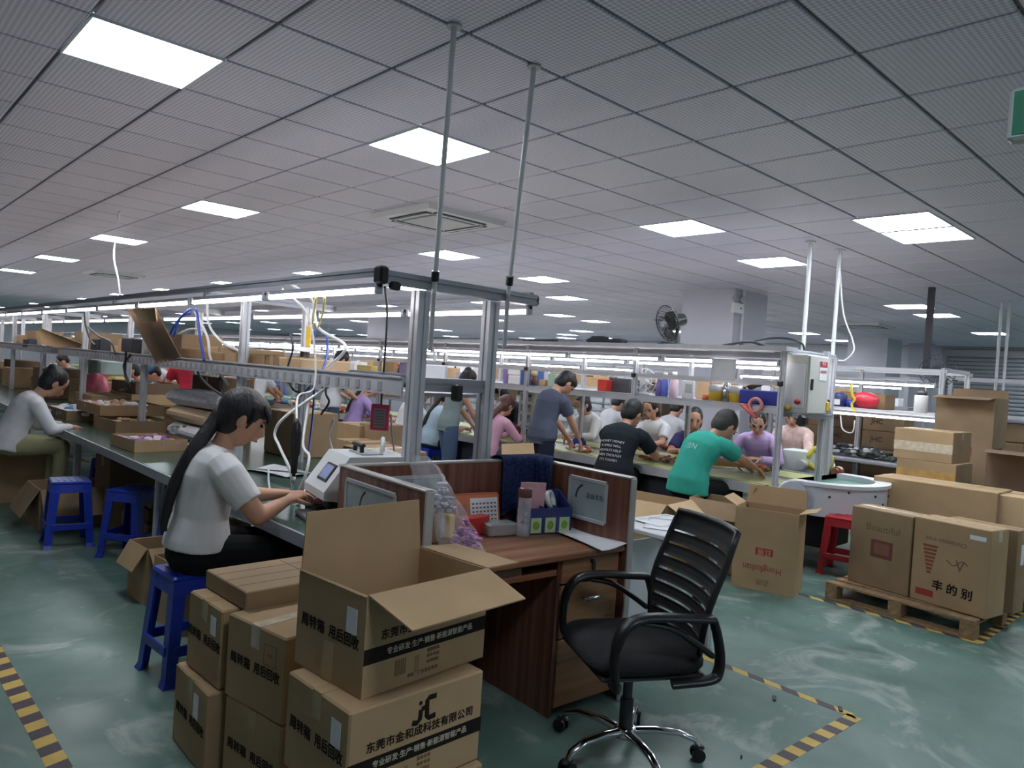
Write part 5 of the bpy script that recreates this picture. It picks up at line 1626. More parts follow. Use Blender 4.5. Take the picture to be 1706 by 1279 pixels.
for k in range(3):
    p = T_(185, 700); tray(f'brown tray {["lowest", "middle", "topmost"][k]} in the stack beside the green crate', (p.x + .55 + .02 * k, p.y + .9, .751 + .13 * k), (.5, .75, .125), .04 * k, [CARD2, CARD, CARDD][k], [dark_b, foil_b] if k == 2 else None, n=30, fr=.05)
p = T_(165, 690); cr = thing('plastic_crate', 'pale green ribbed crate on the tray stack', 'crate', (p.x + .5, p.y + 1.6, 1.145))
MB().slab((0, 0, .1), (.4, .55, .2), .02).build('body', mat('pale_green_plastic', (168, 192, 188), .4), cr)
for k in range(9): MB().slab((-.205, -.24 + .06 * k, .1), (.012, .02, .19), .004).build('rib', mat('pale_green_plastic', (168, 192, 188), .4), cr)
p = T_(128, 690); g_ = thing('pink_bag', 'pink plastic bag standing on the far left bench', 'bag', (p.x + .45, p.y + 1.2, .751)); MB().ball((0, 0, .22), (.17, .24, .22), 14, 10).build('film', mat('pink_film', (216, 110, 130), .3, var=.15, vs=9), g_)
for k in range(3):
    p = T_(285, 738); tray(f'brown parts tray {["lowest", "middle", "topmost"][k]} in the stack behind the metal bits', (p.x + .42, p.y + .42, .751 + .085 * k), (.46, .72, .08), .02 * k, [CARDD, CARD2, CARD2][k], [dark_b, foil_w, foil_p], n=50, fr=.03)
g_ = thing('clear_bag', 'white plastic bag bundle on top of the brown tray stack', 'bag', (p.x + .42, p.y + .42, 1.005))
MB().ball((0, 0, .08), (.26, .40, .09), 16, 10).build('bundle', foil_w, g_)
for k in range(3):
    g_ = thing('clear_bag', f'clear bag of parts in the pile behind the tray stack, {["lowest", "middle", "topmost"][k]}', 'bag', (2.5, 6.6, .76 + .15 * k)); MB().slab((0, 0, .07), (.4, .9, .13), .05, .05 * k).build('bundle', [foil_w, foil_y, foil_w][k], g_)
shelf_box('tall dark brown carton standing on the left bench behind the woman', 318, 368, 626, 735, 2.62, .3, CARDD, .751)
carton('brown carton behind the woman on the bench, left of the cables', (2.9, 5.6, .751), (.4, .5, .36), 0, CARD2)
p = T_(300, 760)
o = MB().sheet(lambda u, v: (u * .3, v * .45, .003 + .01 * math.sin(5 * u + 3 * v)), 6, 8, .002).build('white_sheet', PAPER, loc=(2.25, 4.5, .753), rz=.3); tag(o, 'white bag flattened on the green bench top behind the woman', 'sheet')
o = MB().sheet(lambda u, v: (.03 * math.sin(6 * v), (u - .5) * .34, v * .42), 6, 8, .004).build('white_bag', mat('bag_white', (212, 208, 216), .5, var=.05, vs=8), loc=(2.36, 4.12, .755), rz=-.5); tag(o, 'white printed bag standing behind the woman\'s face', 'bag')
carton('open low carton on the bench in front of the woman', (2.45, 3.75, .751), (.34, .36, .10), .1, CARD, (100, 100, 110, 120))
tray('tray of black and white parts in front of the woman\'s hands', (2.18, 3.72, .751), (.30, .34, .055), -.1, CARD2, [dark_b, foil_w], n=60, fr=.022)
tray('cardboard tray of white parts on the bench behind the screwdriver', (2.86, 3.9, .76), (.42, .62, .11), 0, CARD, [foil_w, foil_p], n=60, fr=.035)
carton('carton under the tray of white parts on the bench', (3.0, 4.5, .751), (.4, .5, .18), 0, CARD2)
wk = thing('work_piece', 'pink and metal work piece under the woman\'s hands', 'work piece', (1.92, 3.44, .752), .2)
MB().slab((0, 0, .02), (.14, .10, .04), .008).build('jig', DARKP, wk); MB().ball((0, .01, .055), (.04, .03, .025), 10, 7).build('part', foil_p, wk); MB().cyl((.05, -.02, .04), (.06, -.02, .09), .01).build('clamp', CHROME, wk)
cable('black_cable', 'black hose hanging down from the bench edge beside the cartons', [(1.86, 3.02, .80), (1.80, 2.96, .70), (1.76, 2.95, .50), (1.82, 2.96, .25), (1.92, 3.0, .1)], .010, WIREB)
# floor cartons between the two lines
for k, (px0, px1, yt, X, h_) in enumerate(((463, 500, 706, 4.2, .5), (500, 532, 702, 4.2, .55), (560, 600, 702, 4.3, .6), (601, 622, 704, 4.35, .6), (560, 596, 730, 4.0, .3), (463, 510, 735, 3.9, .3))):
    a = QX(px0, yt, X); b_ = QX(px1, yt, X)
    zt = a.z; zt = max(.25, zt)
    carton(['brown carton standing behind the white printed bag', 'brown carton between the lines beside the jeans of the standing man', 'carton by the purple worker, left of the rear pair', 'carton by the purple worker, right of the rear pair', 'carton in front of the purple worker\'s pair', 'low carton behind the screwdriver'][k],
           (X + .2, (a.y + b_.y) / 2, 0), (.4, max(.3, a.y - b_.y), zt), 0, [CARD, CARD2][k % 2])
# ------------------------------------------------------------------ workers along the conveyor
def wy(px, py, X): return QX(px, py, X).y


HS = ((0.46, .10, .76), (0.48, -.10, .76))
NS, FS = 5.74, 7.82
tee = wy(1160, 745, NS + .1)
tm_, TT = person('man in a teal T-shirt sitting on a red stool at the conveyor', (NS, tee, 0), math.radians(-14), 'sit', 1.10, 30, 42, -5, ((0.66, .06, .80), (0.72, -.12, .80)), cloth('teal', (58, 166, 148)), 'short', cloth('black', (22, 22, 26)), None, 'short', mat('short_grey_hair', (58, 56, 56), .6), SKIN2, .52, .011, 1.06, slump=.9)
stool('red plastic stool under the man in the teal T-shirt', NS + .04, tee, .3, REDP)
tt_ = thing  # keep a short alias
F = face(TT['sp'](.37) + Vector((-.172, -.02, .01)), (0, -1, 0), (.62, 0, 1)); text('ZEN', .075, F, mat('shirt_print_pale', (170, 210, 200), .8), tm_, 'shirt_lettering', bend=2.0)
be = wy(1035, 745, NS + .1)
bmn, BB = person('man in a black T-shirt with white lettering on the back, seated at the conveyor', (NS, be, 0), math.radians(14), 'sit', 1.08, 24, 30, -16, ((0.56, .02, .84), (0.54, -.14, .86)), cloth('black_tee', (34, 38, 46)), 'short', cloth('black', (22, 22, 26)), None, 'short', HAIR, SKIN2, .5, .011, 1.06, slump=.8)
for k, w_ in enumerate(('HONEY HONEY', 'A SMILE WILL', 'ALWAYS HELP', 'EVEN THOUGH', "IT'S TOUGH")):
    q = .335 - k * .046; F = face(BB['sp'](q) + Vector((-.170 + .003 * k, .01, 0)), (0, -1, 0), (.46 - .07 * k, 0, 1)); text(w_, .035, F, mat('shirt_print_white', (205, 205, 210), .8), bmn, 'shirt_lettering', bend=1.7)
stool('blue plastic stool under the man in the black T-shirt', NS + .04, be, .2)
ge = wy(908, 700, NS - .05)
person('tall man in a grey T-shirt standing bent over the conveyor', (NS - .08, ge, 0), math.radians(-10), 'stand', 1.0, 17, 52, -8, ((0.42, .08, .84), (0.44, -.12, .82)), cloth('slate_tee', (84, 90, 108)), 'short', cloth('navy', (38, 42, 58)), None, 'fringe', HAIR, SKIN, .5, .012, 1.05, slump=.9)
we = wy(750, 690, NS - .1)
person('woman in a grey sleeveless top and slate blue trousers standing at the conveyor', (NS - .12, we, 0), math.radians(-10), 'stand', .95, 16, 42, -10, ((0.42, .08, .80), (0.42, -.10, .80)), cloth('grey_green', (132, 146, 148)), 'none', cloth('slate_blue', (78, 98, 124)), None, 'bun', HAIR, SKIN, .5, .013, .92, wide=True)
e_ = wy(806, 700, NS); person('woman in a pink top with long brown hair beside the standing woman', (NS + .02, e_ - .05, 0), 0, 'sit', .96, 22, 35, 0, HS, cloth('pink', (214, 164, 186)), 'long', cloth('grey_trousers', (92, 96, 108)), None, 'long', HAIRB, SKIN, .5, .014, .95)
stool('blue plastic stool under the woman in the pink top', NS + .02, e_ - .05, .1)
e_ = wy(716, 705, NS); person('woman in a pale blue T-shirt with a black ponytail seated at the conveyor', (NS, e_, 0), math.radians(-6), 'sit', .98, 22, 35, 0, HS, cloth('pale_blue', (164, 184, 200)), 'short', cloth('navy', (38, 42, 58)), None, 'tail', HAIR, SKIN, .5, .013, .98)
stool('blue plastic stool under the woman in the pale blue T-shirt', NS + .02, e_, .1)
e_ = wy(672, 705, NS); person('worker in a white T-shirt and jeans seated behind the front end post', (NS - .02, e_, 0), math.radians(-6), 'sit', 1.0, 20, 38, 0, HS, cloth('white', (214, 214, 218)), 'short', cloth('jeans', (70, 92, 116)), None, 'short', HAIR, SKIN, .5, .013, 1.0)
stool('blue plastic stool under the worker in white tee and jeans', NS, e_, .1)
stool('empty blue plastic stool beside the carton pair between the lines', NS - .18, wy(632, 740, NS - .2), .2)
e_ = wy(592, 690, NS); person('woman in a lilac shirt seated sideways at the conveyor', (NS - .05, e_, 0), math.radians(-12), 'sit', 1.0, 20, 32, 0, HS, cloth('lilac', (168, 144, 196)), 'long', cloth('navy', (38, 42, 58)), None, 'tail', HAIR, SKIN, .5, .013, 1.02)
stool('blue plastic stool under the woman in the lilac shirt', NS - .03, e_, .1)
e_ = wy(556, 665, NS - .3); person('man in a white T-shirt and jeans standing beyond the cable post', (NS - .35, e_, 0), math.radians(-6), 'stand', 1.02, 6, 28, -10, ((0.36, .16, .98), (0.36, -.16, .98)), cloth('white', (214, 214, 218)), 'short', cloth('jeans_dark', (62, 80, 98)), None, 'short', HAIR, SKIN, .5, .013, 1.0, wide=True)
e_ = wy(428, 655, NS); person('woman in white with pinned up hair at the far part of the conveyor', (NS, e_, 0), 0, 'sit', .98, 18, 30, 0, HS, cloth('white', (214, 214, 218)), 'short', cloth('khaki', (150, 146, 112)), None, 'bun', HAIR, SKIN, .66, .016)
# far side of the conveyor
e_ = wy(1272, 715, FS); person('woman in a lilac cardigan on the far side by the end post', (FS, e_, 0), math.radians(192), 'sit', 1.02, 22, 34, 14, ((.46, .10, .78), (.48, -.12, .78)), cloth('lilac_pale', (190, 166, 212)), 'long', cloth('black', (22, 22, 26)), None, 'bob', HAIR, SKIN, .5, .012)
e_ = wy(1160, 695, FS); person('woman facing the camera behind the shoulder of the teal shirted man', (FS + .02, e_, 0), math.radians(205), 'sit', 1.02, 18, 16, 8, HS, cloth('indigo', (74, 70, 120)), 'short', cloth('black', (22, 22, 26)), None, 'bob', HAIR, SKIN, .42, .012)
e_ = wy(978, 700, FS - .3); person('woman in a white shirt on the far side beside the grey shirted man', (FS - .12, e_, 0), math.radians(172), 'sit', 1.0, 18, 34, 0, HS, cloth('white', (214, 214, 218)), 'long', cloth('black', (22, 22, 26)), None, 'bob', HAIR, SKIN, .5, .013)
e_ = wy(858, 680, FS - .2); person('dark haired worker in navy bent over on the far side by the picture cartons', (FS - .1, e_, 0), math.radians(180), 'sit', 1.05, 30, 45, 0, HS, cloth('dark_navy', (34, 38, 54)), 'long', cloth('black', (22, 22, 26)), None, 'bob', HAIR, SKIN2, .55, .014)
e_ = wy(1090, 720, FS - .1); person('worker in a white top with a dark strap behind the black T-shirt man', (FS, e_, 0), math.radians(180), 'sit', 1.0, 12, 25, 0, HS, cloth('white', (214, 214, 218)), 'short', cloth('black', (22, 22, 26)), None, 'bob', HAIR, SKIN, .5, .014)
e_ = wy(1010, 675, 9.0); person('worker in white on the next line, left of two seen over the black T-shirt man', (9.0, e_, 0), 0, 'sit', 1.0, 22, 35, 0, HS, cloth('white_grey', (196, 196, 200)), 'short', cloth('grey_trousers', (92, 96, 108)), None, 'short', HAIR, SKIN, .5, .016)
e_ = wy(1108, 690, 9.0); person('worker in white on the next line, right of two seen over the black T-shirt man', (9.0, e_, 0), 0, 'sit', 1.0, 22, 35, 0, HS, cloth('white_grey', (196, 196, 200)), 'short', cloth('grey_trousers', (92, 96, 108)), None, 'short', HAIR, SKIN, .5, .016)
e_ = wy(1334, 700, 8.95); person('woman in a pale flowered blouse seated behind the yellow cable coil', (8.85, e_, 0), math.radians(190), 'sit', 1.02, 16, 30, 10, HS, mat('cloth_flowered', (216, 188, 180), .85, var=.2, vs=14), 'long', cloth('black', (22, 22, 26)), None, 'bob', HAIR, SKIN, .55, .013)
# far left workers
e_ = wy(30, 645, 1.28); person('woman in a white top and khaki trousers bent over the far left bench', (1.22, e_, 0), 0, 'sit', 1.02, 26, 40, 0, HS, cloth('white', (214, 214, 218)), 'long', cloth('khaki', (150, 146, 112)), None, 'bun', HAIR, SKIN, .52, .013)
for lb_, px, py, X, yaw, col, pcol, hr, pose in (('worker in red with a blue cap behind the clear bags', 285, 630, 3.75, 185, (168, 52, 56), (40, 40, 48), 'cap', 'sit'), ('worker in a red shirt and blue trousers beside the tall brown carton', 316, 645, 3.9, 120, (164, 40, 58), (40, 62, 160), 'short', 'stand'),
                                                 ('worker in a yellow top beyond the black cable loop', 207, 640, 3.7, 180, (200, 184, 120), (92, 84, 110), 'tail', 'sit'), ('far worker in red bending over the left bench', 186, 605, 3.7, 180, (178, 60, 60), (40, 40, 48), 'short', 'sit'),
                                                 ('far worker in white beyond the yellow one', 262, 615, 5.7, 0, (210, 210, 214), (40, 40, 48), 'short', 'sit'), ('far worker in blue between the posts on the left', 470, 640, 7.8, 180, (92, 110, 170), (40, 40, 48), 'short', 'sit'),
                                                 ('far worker in orange beside the red cap worker', 250, 625, 3.8, 180, (198, 120, 88), (40, 40, 48), 'bob', 'sit'), ('far worker in grey at the left end of the hall', 130, 610, 3.7, 180, (150, 150, 158), (40, 40, 48), 'short', 'sit')):
    e_ = wy(px, py, X); person(lb_, (X, e_, 0), math.radians(yaw), pose, 1.0, 20, 35, 0, HS, cloth('far_%d_%d_%d' % col, col), 'short', cloth('farp_%d_%d_%d' % pcol, pcol), None, hr, HAIR, SKIN, .52, .02)

# ------------------------------------------------------------------ goods on and under the conveyor
BZ = .703
red_p = mat('toy_red', (196, 92, 74), .4); white_p = mat('toy_white', (222, 216, 212), .35); brown_p = mat('toy_brown', (104, 64, 56), .4); or_p = mat('toy_orange', (212, 112, 72), .4)


def pile(name, label, px, py, r, mats, n, fr, z=BZ, dx=.1):
    p = G(px, py, z); t = thing(name, label, 'parts', (p.x + dx, p.y, z)); heap('toy_parts', t, (0, 0, fr * .6), r, mats, n, fr); return t


pile('toy_part_heap', 'heap of white and red toy parts left of the standing grey shirted man', 850, 722, (.16, .45, .12), [white_p, red_p, brown_p], 90, .04)
pile('toy_part_heap', 'heap of orange toy parts on the belt between the black and teal shirts', 1112, 752, (.2, .2, .06), [or_p, red_p], 50, .035, dx=.3)
pile('toy_part_heap', 'rows of red and white toy parts beside the teal shirt', 1105, 770, (.14, .3, .05), [red_p, white_p, or_p], 80, .03)
pile('toy_part_heap', 'white toy parts under the hands of the grey shirted man', 958, 752, (.1, .16, .05), [white_p, red_p], 24, .04)
pile('toy_part_heap', 'orange and green parts under the hands of the teal shirted man', 1262, 785, (.12, .16, .05), [or_p, mat('toy_green', (70, 120, 90), .4)], 36, .03)
pile('toy_part_heap', 'pale toy parts in front of the lilac shirted woman', 630, 700, (.16, .4, .06), [white_p, or_p], 40, .04)
pile('toy_part_heap', 'colourful toy parts on the far part of the conveyor', 500, 678, (.25, 1.2, .10), [white_p, or_p, REDP, foil_b], 90, .06)
p = G(955, 742, BZ); o = MB().lathe([(.09, 0), (.088, .05), (.06, .09), (0, .10)], n=16).loft([((.06, 0, .006), .08, .004, (0, 1, 0)), ((.16, 0, .004), .05, .003, (0, 1, 0))], 10).build('baseball_hat', mat('blue_cloth_bright', (52, 84, 190), .6), loc=(p.x + .1, p.y, BZ), rz=3); tag(o, 'bright blue cap lying on the belt before the grey shirted man', 'cap')
p = G(1232, 790, BZ); o = MB().sheet(lambda u, v: (u * .3, v * .4 - .2, .01 + .02 * abs(math.sin(9 * u + 4 * v))), 10, 12, .002).build('clear_sheet', CLEAR, loc=(p.x, p.y, BZ)); tag(o, 'crumpled clear plastic sheet on the belt end beside the teal shirt', 'plastic sheet')
for k in range(4):
    o = thing('picture_carton', f'white carton with a blue picture, {["lowest", "second", "third", "topmost"][k]} of the stack behind the grey shirted man', 'box', (7.2, wy(884, 690, 7.2), .703 + .145 * k))
    MB().slab((0, 0, .071), (.2, .3, .142), .004).build('body', PAPER, o)
    MB().box((-.1006, 0, .071), (.001, .2, .10)).build('picture', [foil_b, mat('sky_print', (92, 150, 190), .5), foil_b, mat('violet_print', (120, 110, 180), .5)][k], o)
    MB().box((-.1012, -.05, .05), (.001, .08, .05)).build('picture_patch', mat('sand_print', (190, 180, 150), .5), o)
SZH = 1.398


def shelf_item(px, X=6.3): return QX(px, 655, X).y


def bottle(label, px, mb_, mc_, h=.2, r=.035, X=6.3, z=SZH):
    t = thing('bottle', label, 'bottle', (X, shelf_item(px, X), z))
    MB().lathe([(r * .9, 0), (r, .01), (r, h * .62), (r * .5, h * .78), (r * .45, h * .84)], n=12).build('body', mb_, t)
    MB().lathe([(r * .55, h * .82), (r * .55, h), (0, h)], n=12).build('cap', mc_, t)


bottle('purple bottle on the conveyor shelf right of the round white fan', 1098, mat('purple_liquid', (120, 100, 170), .25), WHITEP, .2, .04)
bottle('blue bottle on the conveyor shelf in the middle of three', 1107, mat('blue_liquid', (92, 120, 210), .25), WHITEP, .25, .038)
bottle('white and pink bottle on the conveyor shelf beside the post', 1122, mat('pink_white', (214, 190, 206), .3), WHITEP, .26, .045)
bottle('steel flask between the yellow tub and the yellow jar', 1210, CHROME, CHROME, .27, .04)
for px, lb_, m_, r, h in ((1193, 'yellow and white tub on the conveyor shelf', YELLOW, .075, .15), (1228, 'jar half full of yellow on the conveyor shelf', YELLOW, .075, .15)):
    t = thing('tub', lb_, 'tub', (6.3, shelf_item(px), SZH)); MB().lathe([(r * .9, 0), (r, h * .55), (r, h * .56), (0, h * .56)], n=16).build('filled_part', m_, t); MB().lathe([(r, h * .56), (r * 1.02, h), (r * .8, h * 1.05), (0, h * 1.05)], n=16).build('lid', WHITEP, t)
o = MB().lathe([(.03, 0), (.034, .02), (.03, .05), (0, .055)], n=12).build('orange_cup', or_p, loc=(6.3, shelf_item(1176), SZH)); tag(o, 'small orange cup on the conveyor shelf', 'cup')
t = thing('clock_card', 'white framed card standing on the conveyor shelf beside the post', 'card', (6.28, shelf_item(1148), SZH)); MB().slab((0, 0, .09), (.02, .14, .18), .005).build('frame', WHITEP, t); MB().box((-.011, -.01, .10), (.002, .08, .09)).build('print', GREYM, t)
t = thing('desk_fan', 'small round white desk fan on the conveyor shelf', 'fan', (6.3, shelf_item(1072), SZH), .2)
q = MB()
for k in range(14):
    a = 2 * PI * k / 14; q.tube([(0, .025 * math.cos(a), .14 + .025 * math.sin(a)), (-.03, .1 * math.cos(a), .14 + .1 * math.sin(a)), (0, .135 * math.cos(a), .14 + .135 * math.sin(a))], .003, 4)
for r in (.135, .09): q.tube([(-.012 * (r < .1), r * math.cos(2 * PI * k / 24), .14 + r * math.sin(2 * PI * k / 24)) for k in range(25)], .006, 5)
q.build('cage', WHITEP, t); MB().cyl((-.035, 0, .14), (.05, 0, .14), .035).build('motor', WHITEP, t); MB().slab((0.02, 0, .01), (.12, .14, .02), .006).cyl((.03, 0, .02), (.03, 0, .14), .014).build('stand', WHITEP, t)
for k in range(4): MB().loft([((.0, .03 * math.cos(k * PI / 2), .14 + .03 * math.sin(k * PI / 2)), .02, .003), ((.0, .11 * math.cos(k * PI / 2 + .3), .14 + .11 * math.sin(k * PI / 2 + .3)), .045, .003)], 8).build('blade', mat('fan_blade', (170, 180, 200), .3), t)
for args in (('brown carton on the conveyor shelf, left of two by the yellow tub', 1160, 1182, 634, 660, 6.55, .3, CARD, SZH), ('brown carton on the conveyor shelf, right of two by the yellow tub', 1184, 1204, 636, 660, 6.55, .3, CARD2, SZH),
             ('upper white carton in the pair on the conveyor shelf', 846, 866, 612, 625, 6.3, .25, PAPER, 1.51), ('lower white carton in the pair on the conveyor shelf', 846, 866, 625, 640, 6.3, .25, PAPER, SZH), ('dark blue carton beside the white pair on the shelf', 867, 883, 614, 640, 6.3, .25, mat('blue_card', (52, 92, 150), .5), SZH),
             ('purple and white carton at the left of the white pair', 838, 845, 613, 640, 6.3, .25, mat('purple_card', (132, 112, 176), .5), SZH), ('tan carton on the shelf behind the grey shirted man', 897, 907, 632, 645, 6.35, .25, CARD3, SZH),
             ('green and white carton on the shelf by the grey shirted man', 912, 924, 622, 645, 6.35, .25, mat('green_card', (150, 176, 160), .5), SZH), ('red box on the shelf right of the grey shirted man', 995, 1010, 632, 650, 6.4, .2, mat('red_card', (178, 44, 38), .5), SZH),
             ('black box on the shelf behind the red one', 1014, 1048, 630, 652, 6.5, .2, DARKP, SZH)):
    shelf_box(*args[:8], z=args[8], tape=False)
for px, lb_, ms in ((888, 'small doll figure on the shelf beside the dark blue carton', (foil_y, brown_p)), (700, 'yellow haired toy on the shelf left of the end post', (YELLOW, brown_p)), (664, 'orange and brown toy on the far shelf', (or_p, brown_p))):
    t = thing('toy_figure', lb_, 'toy', (6.3, shelf_item(px), SZH)); MB().ball((0, 0, .06), (.04, .045, .06), 10, 8).build('body', ms[1], t); MB().ball((0, 0, .15), .045, 10, 8).build('head', ms[0], t)
for k in range(16):
    y = 7.6 + k * .62
    carton(f'small carton on the conveyor shelf deep in the hall, {ORD[k]} from the end post', (6.35 + .05 * (k % 2), y, SZH), (.25, .3 + .1 * (k % 3), .1 + .05 * ((k * 5) % 4)), 0, [PAPER, CARD3, mat('violet_card', (150, 140, 180), .5), CARD, mat('yellow_card', (214, 200, 110), .5), foil_w][k % 6], small=True)
t = thing('blue_crate', 'blue plastic crate with a tan cloth on top at the end of the shelf', 'crate', (6.38, shelf_item(1268), SZH)); MB().slab((0, 0, .065), (.26, .40, .13), .01).build('body', BLUEP, t)
MB().sheet(lambda u, v: (u * .22 - .11, v * .36 - .18, .14 + .03 * math.sin(6 * u) * math.sin(7 * v) + .05 * (1 - (2 * v - 1) ** 2)), 10, 12, .01).build('cloth', mat('tan_cloth', (184, 160, 120), .9, var=.2, vs=12), t, label='tan folded cloth')
t = thing('pink_clamp', 'pink plastic gadget hooked over the lower shelf rail', 'gadget', (6.17, shelf_item(1255, 6.17), 1.36))
MB().tube([(0, .06 * math.cos(2 * PI * k / 16) - .03, .03 + .06 * math.sin(2 * PI * k / 16)) for k in range(17)], .016, 8).build('ring', mat('pink_soft', (220, 140, 136), .5), t)
MB().loft([((0, .10, .03), .05, .015), ((0, .02, -.03), .05, .02), ((0, -.05, -.08), .03, .015)], 10).build('tongue', mat('pink_red', (204, 100, 100), .5), t)
o = MB().sheet(lambda u, v: (.008 * math.sin(4 * v), .13 - u * .26, -v * .20), 4, 6, .002).build('white_sheet', PAPER, loc=(6.15, shelf_item(1202, 6.15), 1.80)); tag(o, 'white paper sheet hanging from the upper beam of the conveyor', 'paper')


def big_fan(label, loc, rz, tilt, m, r=.21, stand=True, name='electric_fan'):
    t = thing(name, label, 'fan', loc, rz)
    M = Matrix.Rotation(tilt, 4, 'Y')
    q = MB()
    for k in range(28):
        a = 2 * PI * k / 28
        q.tube([M @ Vector((x, rr * r * math.cos(a), rr * r * math.sin(a))) for x, rr in ((.06, .15), (.055, .6), (.03, .9), (0, 1))], .0025, 4)
        q.tube([M @ Vector((x, rr * r * math.cos(a), rr * r * math.sin(a))) for x, rr in ((-.07, .25), (-.05, .8), (0, 1))], .0025, 4)
    for x, rr in ((0, 1), (.045, .72), (.058, .4)): q.tube([M @ Vector((x, rr * r * math.cos(2 * PI * k / 28), rr * r * math.sin(2 * PI * k / 28))) for k in range(29)], .005 if rr == 1 else .003, 5)
    q.build('cage', m, t)
    MB().cyl(M @ Vector((-.20, 0, 0)), M @ Vector((-.05, 0, 0)), .065, .075, 14).build('motor', m, t)
    MB().cyl(M @ Vector((.035, 0, 0)), M @ Vector((.066, 0, 0)), .032, n=12).build('hub', GREYM if m is BLACKP else m, t)
    for k in range(3):
        a = 2 * PI * k / 3 + .4
        MB().loft([(M @ Vector((.0, .04 * math.cos(a), .04 * math.sin(a))), .03, .003), (M @ Vector((.01, .11 * math.cos(a + .25), .11 * math.sin(a + .25))), .07, .003), (M @ Vector((.02, .17 * math.cos(a + .4), .17 * math.sin(a + .4))), .05, .002)], 10).build('blade', m, t)
    if stand: MB().tube([M @ Vector((-.12, 0, -.05)), Vector((-.12, 0, -r - .02)), Vector((.05, 0, -r - .03))], .02, 8).slab((-.08, 0, -r - .03), (.26, .2, .03), .01).build('foot', m, t)
    return t


p = QX(1108, 556, 6.25); big_fan('upright black fan lying on top of the conveyor trunking', (6.28, p.y, 1.94 + .21), math.radians(160), math.radians(16), BLACKP, .185)
o = MB().slab((0, 0, .03), (.16, .5, .05), .02).slab((0, .1, .06), (.12, .2, .04), .015).build('power_adapter', BLACKP, loc=(6.28, QX(1010, 572, 6.28).y, 1.926)); tag(o, 'flat black device lying on the trunking left of the fan', 'device')
o = MB().slab((0, 0, .02), (.12, .5, .04), .01).build('power_adapter', BLACKP, loc=(6.28, QX(900, 568, 6.28).y, 1.926)); tag(o, 'black bar lying on the trunking by the end frame', 'device')
cable('black_cable', 'bundle of black cables running from the trunking to the control cabinet', [(6.25, 3.75, 1.93), (6.24, 3.45, 1.97), (6.28, 3.25, 1.90), (cab.x - .08, cab.y + .1, cab.z + .27)], .014, WIREB)
cable('black_cable', 'black cable looping over the top of the control cabinet', [(6.3, 3.6, 1.95), (6.4, 3.3, 2.02), (6.5, 3.1, 1.99), (cab.x + .1, cab.y + .05, cab.z + .27)], .010, WIREB)
pz = G(1400, 415, CEIL); cable('white_cable', 'white cable hanging in a loop beside the right cabinet pole', [(pz.x, pz.y, 2.9), QX(1405, 520, 7.6), QX(1420, 565, 7.62), QX(1422, 585, 7.62), QX(1408, 600, 7.6), QX(1396, 600, 7.55)], .008, WIREW)
cable('black_cable', 'white lead with a ring dangling under the lower shelf', [QX(1262, 680, 6.2), QX(1252, 700, 6.2), QX(1262, 708, 6.2), QX(1268, 690, 6.2)], .005, WIREW)
t = thing('cable_coil', 'coil of yellow cable hung beside the belt end post', 'cable coil', QX(1366, 768, 7.75))
MB().tube([(.012 * math.sin(5 * k), .115 * math.cos(2 * PI * k / 24), .02 + .115 * math.sin(2 * PI * k / 24)) for k in range(25)], .035, 8).build('coil', WIREY, t)
bar('post', QX(1378, 775, 7.5), QX(1381, 690, 7.5), ALU, cv, .07, .07)
o = MB().slab((0, 0, .15), (.25, .38, .30), .01).build('white_box', mat('pale_box', (206, 214, 210), .5), loc=(7.85, wy(1342, 770, 7.9), .60)); tag(o, 'pale green white box behind the belt end', 'box')
MB().slab((7.85, wy(1342, 770, 7.9), .3), (.3, .5, .59), .01).build('support_table', ALUD)['label'] = 'grey support cabinet under the pale box'
D.objects['support_table']['category'] = 'cabinet'

# ------------------------------------------------------------------ cartons in front of the conveyor and on the pallet
def face_text(t, sz, side, s, size, u, v, m, rot=0.0, sx=1.0):
    return text(s, size, on_face(t, sz, side, u, v, .0008) @ Matrix.Rotation(rot, 4, 'Z'), m, t, 'printed_text', 'CENTER', sx)


sz = (.30, .468, .62)
c, a = at_corner(5.337, 2.457, 0, 14.8, sz)
hb_ = carton('tall open carton with upside down red script in front of the conveyor', c, sz, a, CARD, ((75, .12), (20, .15), (62, .12), None))
patch(hb_, sz, 3, .0, .30, .13, .055, INKR, 'red_block')
face_text(hb_, sz, 3, '红福', .05, 0, .30, mat('card_letter', (186, 156, 118), .8), PI)
face_text(hb_, sz, 3, 'Hongfushan', .072, -.01, .17, INKR, PI, .85)
face_text(hb_, sz, 3, '品质', .05, .0, .07, INKF, PI)
c, a = at_corner(5.52, 2.98, 0, 10, (.34, .5, .58))
carton('open carton behind the upside down script carton with raised flaps', c, (.34, .5, .58), a, CARD2, (20, 130, None, 140))
p = QX(1072, 812, 5.1); carton('open carton with raised flaps right behind the wooden desk', (5.15, p.y, 0), (.45, .62, .56), math.radians(8), CARD3, (120, None, 115, 130))
oc = carton('open carton of white parts behind the draped cloth', (5.05, wy(925, 770, 5.05), 0), (.5, .9, .60), math.radians(4), CARD3, (120, 105, 10, 120))
heap('white_parts', oc, (0, 0, .52), (.2, .4, .07), [white_p], 40, .06)
